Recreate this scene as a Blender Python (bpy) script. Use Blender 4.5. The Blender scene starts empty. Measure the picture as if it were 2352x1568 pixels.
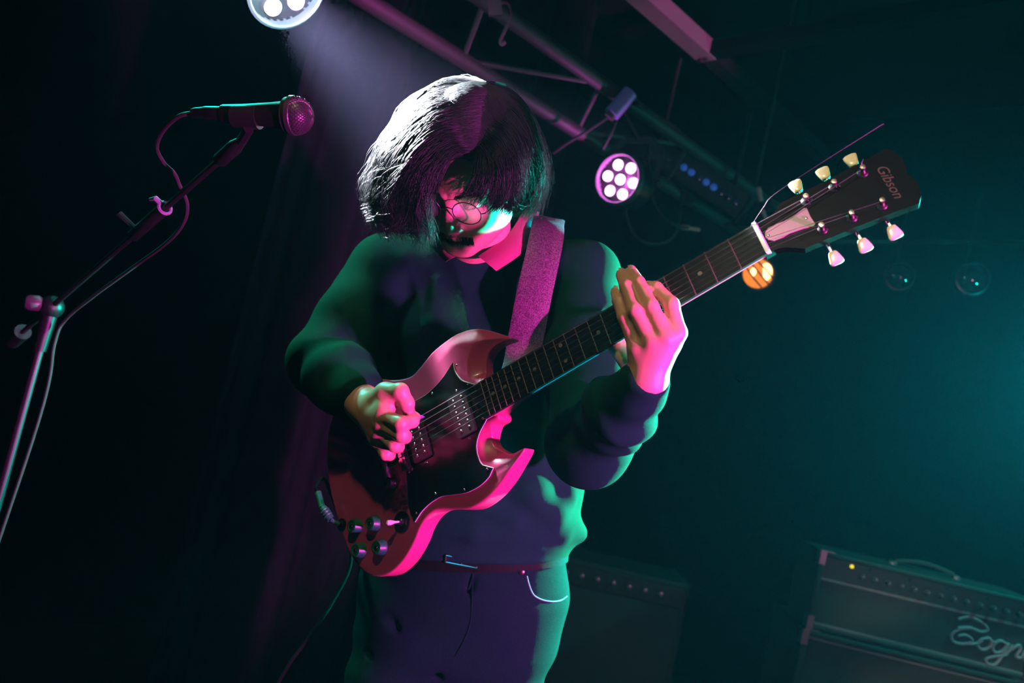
import bpy, math, random
import numpy as np
from mathutils import Matrix, Vector

random.seed(7)
rng = np.random.default_rng(7)
SC = bpy.context.scene
COL = SC.collection

# ------------------------------------------------------------------ camera
PITCH, ROLL = math.radians(4.0), math.radians(13.0)
CAM_Z = 1.28
FPX = 28.0 / 36.0 * 2352.0
_F = np.array([0, math.cos(PITCH), math.sin(PITCH)])
_R0 = np.array([1.0, 0, 0])
_U0 = np.array([0, -math.sin(PITCH), math.cos(PITCH)])
_RT = math.cos(ROLL) * _R0 + math.sin(ROLL) * _U0
_UP = math.cos(ROLL) * _U0 - math.sin(ROLL) * _R0
C2W = np.stack([_RT, _UP, -_F], 1)            # camera axes as columns
CAM_LOC = np.array([0, 0, CAM_Z])

cam_data = bpy.data.cameras.new('camera')
cam_data.lens = 28.0
cam_data.sensor_width = 36.0
cam_data.clip_start = 0.02
cam_data.dof.use_dof = True
cam_data.dof.focus_distance = 1.17
cam_data.dof.aperture_fstop = 4.0
camera = bpy.data.objects.new('camera', cam_data)
COL.objects.link(camera)
camera.matrix_world = Matrix([[*C2W[i], CAM_LOC[i]] for i in range(3)] + [[0, 0, 0, 1]])
SC.camera = camera


def pix(px, py, d):
    """point seen at a photograph pixel, d metres in front of the lens, in camera axes"""
    return np.array([(px - 1176) / FPX * d, -(py - 784) / FPX * d, -d])


def w(p):
    """camera axes -> world"""
    return np.asarray(p, float) @ C2W.T + CAM_LOC


def wp(px, py, d):
    return w(pix(px, py, d))


def w2c(p):
    return (np.asarray(p, float) - CAM_LOC) @ C2W


UPC = np.array([0, 0, 1.0]) @ C2W             # world up seen in camera axes

# ------------------------------------------------------------------ view, world
SC.view_settings.view_transform = 'Standard'
SC.view_settings.look = 'None'
SC.view_settings.exposure = 0.0
SC.view_settings.gamma = 1.0
SC.view_settings.use_curve_mapping = False
world = bpy.data.worlds.new('club_dark')
SC.world = world
world.use_nodes = True
world.node_tree.nodes['Background'].inputs[0].default_value = (0.02, 0.028, 0.035, 1)
world.node_tree.nodes['Background'].inputs[1].default_value = 0.10
SC.cycles.use_denoising = True
SC.cycles.use_adaptive_sampling = True
SC.cycles.adaptive_threshold = 0.05
SC.cycles.adaptive_min_samples = 12
SC.cycles.max_bounces = 3
SC.cycles.diffuse_bounces = 1
SC.cycles.glossy_bounces = 1
SC.cycles.transmission_bounces = 2
SC.cycles.volume_bounces = 0
SC.cycles.transparent_max_bounces = 6
SC.cycles.caustics_reflective = False
SC.cycles.caustics_refractive = False
SC.cycles.sample_clamp_indirect = 4.0


def aim(o, loc, target):
    d = Vector(target) - Vector(loc)
    o.rotation_euler = d.to_track_quat('-Z', 'Y').to_euler()
    o.location = loc


def spot(name, loc, target, color, power, size=60, blend=0.6, radius=0.06):
    l = bpy.data.lights.new(name, 'SPOT')
    l.color = color
    l.energy = power
    l.spot_size = math.radians(size)
    l.spot_blend = blend
    l.shadow_soft_size = radius
    o = bpy.data.objects.new(name, l)
    COL.objects.link(o)
    aim(o, loc, target)
    return o


# stage lamps: (lens position, aim point) shared with the fixtures built below
PAR_WHITE = (wp(656, 4, 1.52), wp(1000, 340, 1.33))
PAR_PINK_BACK = (wp(1424, 412, 2.60), wp(1120, 900, 1.0))
PAR_TEAL = (wp(2740, 900, 2.52), wp(1460, 980, 1.14))
_g = pix(1150, 950, 1.22)
_L = np.array([0.75, -0.17, 0.637]); _L /= np.linalg.norm(_L)
PAR_PINK_FRONT = (w(_g + 2.0 * _L), wp(1130, 890, 1.25))
PAR_TEAL_LEFT = (wp(300, -420, 2.0), wp(880, 600, 1.46))
PAR_PINK_WASH = (PAR_PINK_FRONT[0] + np.array([.22, -.05, .12]), wp(1750, 700, 2.8))
PAR_WARM_FRONT = (w(np.array([-.15, 1.45, -.25])), wp(1010, 980, 1.25))
PAR_WARM = (w(np.array([-.60, 1.10, .50])), wp(1880, 480, 0.90))

spot('lamp_white', *PAR_WHITE, (0.88, 0.86, 1.0), 4500, 34, 0.6, 0.05)
spot('lamp_teal', *PAR_TEAL, (0.0, 1.0, 0.74), 8800, 52, 0.9, 0.07)
spot('lamp_pink_front', *PAR_PINK_FRONT, (1.0, 0.055, 0.70), 1150, 44, 0.45, 0.05)
spot('lamp_pink_wash', *PAR_PINK_WASH, (1.0, 0.28, 0.62), 32, 110, 0.8, 0.05)
spot('added_joist_spot', PAR_PINK_WASH[0], wp(1530, 50, 3.0), (1.0, 0.16, 0.62), 900, 12, 0.8, 0.05)  # added narrow spot to brighten the joist, without a fixture of its own


def glow(name, loc, color, power, radius):
    l = bpy.data.lights.new(name, 'POINT')
    l.color, l.energy, l.shadow_soft_size = color, power, radius
    o = bpy.data.objects.new(name, l)
    COL.objects.link(o)
    o.location = loc
    return o


spot('lamp_warm_front', *PAR_WARM_FRONT, (1.0, 0.82, 0.42), 58, 40, 0.7, 0.05)
# light leaking sideways from the lens plates
_n = PAR_WHITE[1] - PAR_WHITE[0]
glow('spill_white', PAR_WHITE[0] + _n / np.linalg.norm(_n) * .03, (0.50, 0.80, 1.0), 9, 0.02)
glow('spill_pink', w(pix(1424, 412, 2.60) + np.array([-.60, .02, .80]) * 0.014), (1.0, 0.14, 0.9), 3.5, 0.008)
_n = PAR_TEAL[1] - PAR_TEAL[0]
glow('spill_teal', PAR_TEAL[0] + _n / np.linalg.norm(_n) * .03, (0.0, 1.0, 0.8), 22, 0.02)
spot('lamp_teal_left', *PAR_TEAL_LEFT, (0.0, 1.0, 0.80), 300, 60, 0.6, 0.05)
spot('lamp_warm', *PAR_WARM, (1.0, 0.80, 0.52), 230, 13, 0.7, 0.05)

# ------------------------------------------------------------------ materials
MATS = {}


def mat(name, base, rough=0.6, metal=0.0, noise=0.0, nscale=40.0, bump=0.0, bscale=200.0,
        spec=0.5, sheen=0.0, coat=0.0, emis=None, estr=0.0, alpha=1.0, trans=0.0, aniso=0.0):
    if name in MATS:
        return MATS[name]
    m = bpy.data.materials.new(name)
    m.use_nodes = True
    nt = m.node_tree
    b = nt.nodes['Principled BSDF']
    b.inputs['Base Color'].default_value = (*base, 1)
    b.inputs['Roughness'].default_value = rough
    b.inputs['Metallic'].default_value = metal
    b.inputs['Specular IOR Level'].default_value = spec
    b.inputs['Sheen Weight'].default_value = sheen
    b.inputs['Sheen Roughness'].default_value = 0.4
    b.inputs['Coat Weight'].default_value = coat
    b.inputs['Coat Roughness'].default_value = 0.08
    b.inputs['Alpha'].default_value = alpha
    b.inputs['Transmission Weight'].default_value = trans
    if emis is not None:
        b.inputs['Emission Color'].default_value = (*emis, 1)
        b.inputs['Emission Strength'].default_value = estr
        m.cycles.emission_sampling = 'NONE'
    tc = nt.nodes.new('ShaderNodeTexCoord')
    if noise > 0:
        n = nt.nodes.new('ShaderNodeTexNoise')
        n.inputs['Scale'].default_value = nscale
        n.inputs['Detail'].default_value = 4
        nt.links.new(tc.outputs['Object'], n.inputs['Vector'])
        mx = nt.nodes.new('ShaderNodeMix')
        mx.data_type = 'RGBA'
        mx.inputs['A'].default_value = (*[c * (1 - noise) for c in base], 1)
        mx.inputs['B'].default_value = (*[min(1, c * (1 + noise)) for c in base], 1)
        nt.links.new(n.outputs['Fac'], mx.inputs['Factor'])
        nt.links.new(mx.outputs['Result'], b.inputs['Base Color'])
    if bump > 0:
        n = nt.nodes.new('ShaderNodeTexNoise')
        n.inputs['Scale'].default_value = bscale
        n.inputs['Detail'].default_value = 3
        nt.links.new(tc.outputs['Object'], n.inputs['Vector'])
        bp = nt.nodes.new('ShaderNodeBump')
        bp.inputs['Strength'].default_value = bump
        bp.inputs['Distance'].default_value = 0.002
        nt.links.new(n.outputs['Fac'], bp.inputs['Height'])
        nt.links.new(bp.outputs['Normal'], b.inputs['Normal'])
    MATS[name] = m
    return m


# ------------------------------------------------------------------ object helpers
def link(name, me, m, parent=None, smooth=True):
    o = bpy.data.objects.new(name, me)
    COL.objects.link(o)
    if m is not None and len(me.materials) == 0:
        me.materials.append(m)
    if smooth and hasattr(me, 'polygons') and len(me.polygons):
        me.polygons.foreach_set('use_smooth', np.ones(len(me.polygons), bool))
    if parent is not None:
        o.parent = parent
    return o


def tag(o, label=None, cat=None, group=None, kind=None):
    if label: o['label'] = label
    if cat: o['category'] = cat
    if group: o['group'] = group
    if kind: o['kind'] = kind
    return o


def empty(name, label, cat, loc=(0, 0, 0), group=None, matrix=None):
    o = bpy.data.objects.new(name, None)
    o.empty_display_size = 0.05
    COL.objects.link(o)
    if matrix is not None:
        o.matrix_world = matrix
    else:
        o.location = loc
    tag(o, label, cat, group)
    return o


class MB:
    """collects shapes into one mesh"""
    def __init__(s):
        s.v = []; s.f = []; s.n = 0

    def add(s, v, f):
        v = np.asarray(v, float).reshape(-1, 3)
        s.v.append(v)
        s.f += [tuple(int(i) + s.n for i in q) for q in f]
        s.n += len(v)
        return s

    def box(s, c, half, ax=None):
        ax = np.eye(3) if ax is None else np.asarray(ax, float)
        sg = np.array([[x, y, z] for x in (-1, 1) for y in (-1, 1) for z in (-1, 1)], float)
        v = np.asarray(c, float) + (sg * np.asarray(half, float)) @ ax
        return s.add(v, [(0, 1, 3, 2), (4, 6, 7, 5), (0, 4, 5, 1), (2, 3, 7, 6), (0, 2, 6, 4), (1, 5, 7, 3)])

    def bar(s, a, b, wd, th, up=(0, 0, 1)):
        a = np.asarray(a, float); b = np.asarray(b, float)
        d = b - a; L = np.linalg.norm(d); d /= L
        u = np.asarray(up, float); x = np.cross(d, u); x /= np.linalg.norm(x); y = np.cross(x, d)
        return s.box((a + b) / 2, (L / 2, wd / 2, th / 2), [d, x, y])

    def tube(s, pts, r, n=8, cap=True):
        pts = np.asarray(pts, float)
        r = np.broadcast_to(np.asarray(r, float), (len(pts),))
        t = np.gradient(pts, axis=0)
        t /= np.linalg.norm(t, axis=1)[:, None] + 1e-12
        u = np.cross(t[0], (0.3, 0.2, 1.0)); u /= np.linalg.norm(u)
        V = []
        for i in range(len(pts)):
            u = u - t[i] * (u @ t[i]); u /= np.linalg.norm(u)
            v = np.cross(t[i], u)
            a = np.arange(n) * 2 * math.pi / n
            V.append(pts[i] + r[i] * (np.cos(a)[:, None] * u + np.sin(a)[:, None] * v))
        F = []
        for i in range(len(pts) - 1):
            for k in range(n):
                F.append((i * n + k, i * n + (k + 1) % n, (i + 1) * n + (k + 1) % n, (i + 1) * n + k))
        if cap:
            F.append(tuple(range(n - 1, -1, -1)))
            F.append(tuple((len(pts) - 1) * n + k for k in range(n)))
        return s.add(np.concatenate(V), F)

    def lathe(s, prof, o=(0, 0, 0), ax=(0, 0, 1), n=24):
        """prof: (radius, height along axis)"""
        ax = np.asarray(ax, float); ax /= np.linalg.norm(ax)
        u = np.cross(ax, (0.31, 0.2, 0.9) if abs(ax[2]) < .9 else (1, 0, 0)); u /= np.linalg.norm(u)
        v = np.cross(ax, u)
        a = np.arange(n) * 2 * math.pi / n
        ring = np.cos(a)[:, None] * u + np.sin(a)[:, None] * v
        V = [np.asarray(o, float) + r * ring + h * ax for r, h in prof]
        F = []
        for i in range(len(prof) - 1):
            for k in range(n):
                F.append((i * n + k, i * n + (k + 1) % n, (i + 1) * n + (k + 1) % n, (i + 1) * n + k))
        F.append(tuple(range(n - 1, -1, -1)))
        F.append(tuple((len(prof) - 1) * n + k for k in range(n)))
        return s.add(np.concatenate(V), F)

    def ball(s, c, r, nu=14, nv=8, ax=None):
        r = np.broadcast_to(np.asarray(r, float), (3,))
        ax = np.eye(3) if ax is None else np.asarray(ax, float)
        V = []; F = []
        for j in range(nv + 1):
            ph = math.pi * (0.02 + 0.96 * j / nv)
            for i in range(nu):
                th = 2 * math.pi * i / nu
                V.append((math.sin(ph) * math.cos(th), math.sin(ph) * math.sin(th), math.cos(ph)))
        for j in range(nv):
            for i in range(nu):
                F.append((j * nu + i, (j + 1) * nu + i, (j + 1) * nu + (i + 1) % nu, j * nu + (i + 1) % nu))
        F.append(tuple(range(nu))); F.append(tuple(nv * nu + i for i in range(nu - 1, -1, -1)))
        return s.add(np.asarray(c, float) + (np.array(V) * r) @ ax, F)

    def prism(s, poly, z0, z1, m=None):
        """2-D polygon extruded from z0 to z1; m maps (N,3)->(N,3)"""
        P = np.asarray(poly, float); n = len(P)
        v = np.concatenate([np.c_[P, np.full(n, z0)], np.c_[P, np.full(n, z1)]])
        if m is not None: v = m(v)
        F = [tuple(range(n - 1, -1, -1)), tuple(range(n, 2 * n))]
        F += [(i, (i + 1) % n, n + (i + 1) % n, n + i) for i in range(n)]
        return s.add(v, F)

    def mesh(s, name):
        me = bpy.data.meshes.new(name)
        me.from_pydata(np.concatenate(s.v).tolist(), [], s.f)
        me.validate()
        return me

    def build(s, name, m, parent=None, smooth=True, off=None, sharp=35):
        if off is not None:
            s.v = [np.concatenate(s.v) - np.asarray(off, float)]
        me = s.mesh(name)
        o = link(name, me, m, parent, smooth)
        if smooth and sharp:
            me.set_sharp_from_angle(angle=math.radians(sharp))
        return o


def np_mesh(name, V, quads, tris=None):
    me = bpy.data.meshes.new(name)
    V = np.ascontiguousarray(V, np.float32); Q = np.ascontiguousarray(quads, np.int32)
    me.vertices.add(len(V)); me.vertices.foreach_set('co', V.ravel())
    k = Q.shape[1]
    me.loops.add(Q.size); me.loops.foreach_set('vertex_index', Q.ravel())
    me.polygons.add(len(Q))
    me.polygons.foreach_set('loop_start', np.arange(0, Q.size, k, dtype=np.int32))
    me.update(calc_edges=True)
    me.validate()
    return me


def spline(pts, n=8):
    """Catmull-Rom through pts, n samples a span"""
    P = np.asarray(pts, float)
    P = np.concatenate([[2 * P[0] - P[1]], P, [2 * P[-1] - P[-2]]])
    out = []
    for i in range(1, len(P) - 2):
        t = (np.arange(n) / n)[:, None]
        p0, p1, p2, p3 = P[i - 1], P[i], P[i + 1], P[i + 2]
        out.append(0.5 * (2 * p1 + (p2 - p0) * t + (2 * p0 - 5 * p1 + 4 * p2 - p3) * t ** 2 + (3 * p1 - p0 - 3 * p2 + p3) * t ** 3))
    out.append(P[-2][None])
    return np.concatenate(out)


def closed_spline(pts, n=6):
    P = np.asarray(pts, float); N = len(P); out = []
    t = (np.arange(n) / n)[:, None]
    for i in range(N):
        p0, p1, p2, p3 = P[i - 1], P[i], P[(i + 1) % N], P[(i + 2) % N]
        out.append(0.5 * (2 * p1 + (p2 - p0) * t + (2 * p0 - 5 * p1 + 4 * p2 - p3) * t ** 2 + (3 * p1 - p0 - 3 * p2 + p3) * t ** 3))
    return np.concatenate(out)


# ------------------------------------------------------------------ distance fields
def smin(a, b, k):
    h = np.clip(0.5 + 0.5 * (b - a) / k, 0, 1)
    return b + (a - b) * h - k * h * (1 - h)


def smax(a, b, k):
    return -smin(-a, -b, k)


def cap(p, a, b, ra, rb):
    a = np.asarray(a, np.float32); b = np.asarray(b, np.float32)
    ab = b - a
    q = p - a
    t = np.clip(q @ ab / (ab @ ab), 0, 1)
    return np.linalg.norm(q - t[:, None] * ab, axis=1) - (ra + (rb - ra) * t)


def ell(p, c, r, ax=None):
    q = p - np.asarray(c, np.float32)
    if ax is not None: q = q @ np.asarray(ax, np.float32).T
    r = np.asarray(r, np.float32)
    k0 = np.linalg.norm(q / r, axis=1)
    k1 = np.linalg.norm(q / (r * r), axis=1) + 1e-9
    return k0 * (k0 - 1) / k1


def chain(p, pts, rs, k=0.01):
    d = None
    for i in range(len(pts) - 1):
        e = cap(p, pts[i], pts[i + 1], rs[i], rs[i + 1])
        d = e if d is None else smin(d, e, k)
    return d


def eltube(p, pts, A, B, side, fwd):
    """tube along a polyline with elliptic section: half-width A along side, B along fwd"""
    d = None
    side = np.asarray(side, np.float32); fwd = np.asarray(fwd, np.float32)
    for i in range(len(pts) - 1):
        a = np.asarray(pts[i], np.float32); b = np.asarray(pts[i + 1], np.float32)
        ab = b - a
        q = p - a
        t = np.clip(q @ ab / (ab @ ab), 0, 1)
        q = q - t[:, None] * ab
        ax = A[i] + (A[i + 1] - A[i]) * t; bx = B[i] + (B[i + 1] - B[i]) * t
        u = q @ side; v = q @ fwd
        ww = np.linalg.norm(q - u[:, None] * side - v[:, None] * fwd, axis=1)
        cx = np.minimum(ax, bx)
        k0 = np.sqrt((u / ax) ** 2 + (v / bx) ** 2 + (ww / cx) ** 2)
        k1 = np.sqrt((u / ax ** 2) ** 2 + (v / bx ** 2) ** 2 + (ww / cx ** 2) ** 2) + 1e-9
        e = k0 * (k0 - 1) / k1
        d = e if d is None else smin(d, e, 0.03)
    return d


def sdf_mesh(f, lo, hi, h, mar=1.5):
    """sparse surface nets of f<0 inside box lo..hi at cell size h"""
    lo = np.asarray(lo, float); hi = np.asarray(hi, float)
    n4 = np.ceil((hi - lo) / (16 * h)).astype(int)
    g = np.stack(np.meshgrid(*[np.arange(k) for k in n4], indexing='ij'), -1).reshape(-1, 3)
    c = lo + (g + 0.5) * 16 * h
    d = f(c.astype(np.float32))
    g = g[np.abs(d) < mar * 16 * h * 0.87 + h]
    o4 = np.stack(np.meshgrid(*[np.arange(4)] * 3, indexing='ij'), -1).reshape(-1, 3)
    g = (g[:, None] * 4 + o4[None]).reshape(-1, 3)
    c = lo + (g + 0.5) * 4 * h
    d = np.concatenate([f(c[i:i + 400000].astype(np.float32)) for i in range(0, len(c), 400000)])
    g = g[np.abs(d) < mar * 4 * h * 0.87 + h]
    o5 = np.stack(np.meshgrid(*[np.arange(5)] * 3, indexing='ij'), -1).reshape(-1, 3)
    s = g[:, None] * 4 + o5[None]
    P = (lo + s.reshape(-1, 3) * h).astype(np.float32)
    val = np.concatenate([f(P[i:i + 600000]) for i in range(0, len(P), 600000)]).reshape(-1, 5, 5, 5)
    # cells
    corners = [(i, j, k) for i in (0, 1) for j in (0, 1) for k in (0, 1)]
    cv = np.stack([val[:, i:i + 4, j:j + 4, k:k + 4] for i, j, k in corners], -1).reshape(-1, 64, 8)
    ins = cv < 0
    cnt = ins.sum(-1)
    act = (cnt > 0) & (cnt < 8)
    bi, ci = np.nonzero(act)
    cell = g[bi] * 4 + o4[ci]
    V8 = cv[bi, ci]
    S = np.zeros((len(cell), 3)); N = np.zeros(len(cell))
    co = np.array(corners, float)
    for a in range(8):
        for b in range(a + 1, 8):
            if np.abs(co[a] - co[b]).sum() == 1:
                m = (V8[:, a] < 0) != (V8[:, b] < 0)
                t = V8[:, a] / (V8[:, a] - V8[:, b] + 1e-20)
                S[m] += (co[a] + t[:, None] * (co[b] - co[a]))[m]
                N[m] += 1
    verts = lo + (cell + S / N[:, None]) * h
    dim = n4 * 16 + 2
    key = (cell[:, 0] * dim[1] + cell[:, 1]) * dim[2] + cell[:, 2]
    order = np.argsort(key); ks = key[order]

    def find(k):
        i = np.clip(np.searchsorted(ks, k), 0, len(ks) - 1)
        return np.where(ks[i] == k, order[i], -1)
    st = np.array([dim[1] * dim[2], dim[2], 1])
    quads = []
    bit = {0: 4, 1: 2, 2: 1}
    for ax in range(3):
        m = (V8[:, 0] < 0) != (V8[:, bit[ax]] < 0)
        k = key[m]; b, c2 = (ax + 1) % 3, (ax + 2) % 3
        q = np.stack([find(k), find(k - st[b]), find(k - st[b] - st[c2]), find(k - st[c2])], 1)
        flip = V8[m, 0] < 0
        q[~flip] = q[~flip][:, ::-1]
        quads.append(q[(q >= 0).all(1)])
    return verts, np.concatenate(quads)


def wob(p, s, seed=0):
    """cheap smooth noise, about -1..1"""
    r = np.random.default_rng(seed)
    out = 0
    for i in range(4):
        k = r.normal(size=3); k /= np.linalg.norm(k)
        k2 = r.normal(size=3); k2 /= np.linalg.norm(k2)
        out = out + np.sin(p @ (k * s * (0.7 + 0.3 * i)).astype(np.float32) + r.uniform(0, 6)
                           + 1.3 * np.sin(p @ (k2 * s * 0.6).astype(np.float32) + r.uniform(0, 6)))
    return out / 4
# ------------------------------------------------------------------ the room (a corner stage, walls at 46 degrees to the lens)
AY = math.radians(46)
AX = np.array([math.sin(AY), math.cos(AY), 0.0])      # along the curtained wall, to the right and away
BX = np.array([-math.cos(AY), math.sin(AY), 0.0])     # towards the curtained wall
ZX = np.array([0, 0, 1.0])
RAX = [AX, BX, ZX]


def ab(a, b, z):
    return AX * a + BX * b + ZX * z


M_WALL = mat('black_wall', (0.0018, 0.0018, 0.0024), 0.8, noise=0.4, nscale=6, bump=0.3, bscale=40, spec=.05)
M_FLOOR = mat('stage_floor', (0.012, 0.011, 0.011), 0.7, noise=0.5, nscale=12, bump=0.2, bscale=60, spec=.1)
M_CEIL = mat('black_ceiling', (0.010, 0.010, 0.013), 0.85, noise=0.3, nscale=4, spec=.1)
M_CURT = mat('curtain_cloth', (0.0055, 0.0048, 0.008), 0.85, noise=0.25, nscale=30, bump=0.4, bscale=300, spec=0.04)
CEIL = 3.2


def struct(name, mb, m, label):
    return tag(mb.build(name, m, None, smooth=False), label, None, None, 'structure')


struct('floor', MB().box(ab(0.6, 0.4, -0.05), (3.6, 3.1, 0.05), RAX), M_FLOOR, 'dark matt stage floor')
struct('ceiling', MB().box(ab(0.6, 0.4, CEIL + 0.05), (3.6, 3.1, 0.05), RAX), M_CEIL, 'black painted ceiling above the stage')
struct('wall_back', MB().box(ab(0.6, 3.45, CEIL / 2), (3.6, 0.05, CEIL / 2), RAX), M_WALL, 'black wall behind the dark curtain')
struct('wall_right', MB().box(ab(4.15, 0.45, CEIL / 2), (0.05, 3.0, CEIL / 2), RAX), M_WALL, 'black side wall lost in teal haze')

# curtain in deep folds
def curtain():
    n = 180
    a = np.linspace(0.97, 2.15, n)
    zs = np.array([0.02, 0.5, 1.0, 1.5, 2.0, 2.5, 3.0])
    V = []
    for side in (0, 1):
        for z in zs:
            ph = 2 * math.pi * a / 0.26 + 0.9 * np.sin(a * 3.1) + 0.12 * z * np.sin(a * 5)
            off = 0.055 * np.sin(ph) * (0.8 + 0.2 * np.sin(a * 7.3)) + 0.018 * np.sin(2.3 * ph + 1)
            b = 2.12 + off + (0.006 if side else 0)
            V.append(a[:, None] * AX + b[:, None] * BX + np.full(n, z)[:, None] * ZX)
    V = np.concatenate(V)
    m = len(zs); Q = []
    i = np.arange(n - 1)
    for s in (0, 1):
        for j in range(m - 1):
            o = (s * m + j) * n
            q = np.stack([o + i, o + i + 1, o + n + i + 1, o + n + i], 1)
            Q.append(q if s == 0 else q[:, ::-1])
    for j in (0, m - 1):
        q = np.stack([j * n + i, (m + j) * n + i, (m + j) * n + i + 1, j * n + i + 1], 1)
        Q.append(q)
    o = link('stage_curtain', np_mesh('stage_curtain', V, np.concatenate(Q)), M_CURT)
    tag(o, 'dark purple-black stage curtain hanging in deep vertical folds', 'curtain')
    r = empty('curtain_rail', 'black rail carrying the dark stage curtain below the ceiling', 'rail', ab(0, 2.12, 3.02))
    off = ab(0, 2.12, 3.02)
    MB().tube([ab(0.9, 2.12, 3.02), ab(2.25, 2.12, 3.02)], 0.02, 10).build('pipe', mat('black_metal', (0.02, 0.02, 0.022), 0.45, 0.6), r, off=off)
    for a_ in (1.0, 1.4, 1.8, 2.2):
        MB().tube([ab(a_, 2.12, 3.03), ab(a_, 2.12, 3.2)], 0.008, 8).build('hanger', MATS['black_metal'], r, off=off)


curtain()

# thin haze filling the room
hz = MB().box(ab(0.8, 0.5, 1.6), (3.5, 3.1, 1.75), RAX).build('haze', None, None, smooth=False)
hm = bpy.data.materials.new('stage_haze')
hm.use_nodes = True
hm.node_tree.nodes.clear()
_o = hm.node_tree.nodes.new('ShaderNodeOutputMaterial')
_v = hm.node_tree.nodes.new('ShaderNodeVolumeScatter')
_v.inputs['Color'].default_value = (0.55, 0.58, 1, 1)
_v.inputs['Density'].default_value = 0.0014
_v.inputs['Anisotropy'].default_value = 0.35
hm.node_tree.links.new(_v.outputs[0], _o.inputs['Volume'])
hz.data.materials.append(hm)
tag(hz, 'thin stage haze glowing around the coloured lamps', 'haze', None, 'stuff')
# ------------------------------------------------------------------ electric guitar (local axes: x nut -> bridge, y bass -> treble, z out of the top)
G_R = np.array([[-0.75659, 0.275613, -0.592966], [-0.463075, -0.866087, 0.188295], [-0.461663, 0.41705, 0.782903]])
G_T = np.array([0.302129, 0.125252, -0.971104])


def gc(p):
    """guitar axes -> camera axes"""
    return np.asarray(p, float) @ G_R.T + G_T


def gpt(px, py, h):
    """where the line of sight through a pixel meets the plane h above the fingerboard, in camera axes"""
    r = pix(px, py, 1.0)
    n = G_R[:, 2]
    return r * ((n @ G_T + h) / (n @ r))


GW_R = C2W @ G_R
GW_T = w(G_T)


def w2g(p):
    return (np.asarray(p, float) - GW_T) @ GW_R


SCALE = 0.62865


def fretx(n):
    return SCALE * (1 - 2 ** (-n / 12))


def halfw(x):
    return (0.0430 + 0.0135 * x / fretx(22)) / 2


OUT = np.array([(453, -30), (454, -44), (453, -56), (447, -68), (436, -77), (418, -80), (392, -76), (410, -94), (428, -110), (447, -123), (466, -131),
                (485, -134), (502, -132), (523, -127), (546, -119), (568, -111), (590, -107), (624, -118), (662, -139), (705, -151), (745, -144),
                (780, -121), (798, -97), (809, -68), (814, -44), (817, -21), (818, 2), (815, 42), (809, 83), (800, 117), (788, 138), (773, 156),
                (753, 168), (733, 173), (714, 172), (693, 166), (674, 156), (656, 143), (641, 129), (623, 119), (604, 116), (587, 120), (572, 126),
                (552, 134), (535, 138), (514, 137), (493, 132), (472, 123), (450, 110), (424, 90), (450, 88), (465, 77), (475, 66), (478, 56),
                (475, 47), (464, 35), (446, 29)]) / 1000.0

M_RED = mat('cherry_lacquer', (0.45, 0.045, 0.15), 0.38, noise=0.12, nscale=30, coat=0.25)
M_ROSE = mat('rosewood', (0.011, 0.009, 0.010), 0.5, spec=.2, noise=0.3, nscale=120)
M_BLK = mat('black_plastic', (0.006, 0.006, 0.007), 0.3)
M_GRD = mat('pickguard_black', (0.005, 0.005, 0.006), 0.22)
M_WHT = mat('white_plastic', (0.75, 0.72, 0.70), 0.35)
M_CHR = mat('nickel', (0.62, 0.58, 0.52), 0.22, 1.0)
M_FRET = mat('fret_wire', (0.10, 0.075, 0.07), 0.5, 0.3, spec=.3)
M_STR = mat('string_steel', (0.35, 0.35, 0.35), 0.35, 1.0)
M_BTN = mat('cream_button', (0.85, 0.72, 0.46), 0.3, noise=0.25, nscale=60, coat=0.3)
M_KNB = mat('knob_plastic', (0.008, 0.13, 0.045), 0.4, coat=0.1)
M_HEAD = mat('headstock_black', (0.0014, 0.0014, 0.002), 0.4, spec=0.06)
M_GOLD = mat('faded_gold', (0.04, 0.025, 0.018), 0.6)
M_DOT = mat('inlay_pearl', (0.22, 0.19, 0.17), 0.4)

GUITAR = empty('electric_guitar', 'cherry red double-horned electric guitar with black pickguard slung on the player', 'guitar',
               matrix=Matrix([[*GW_R[i], GW_T[i]] for i in range(3)] + [[0, 0, 0, 1]]))
ZT, ZB = -0.012, -0.047


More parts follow.
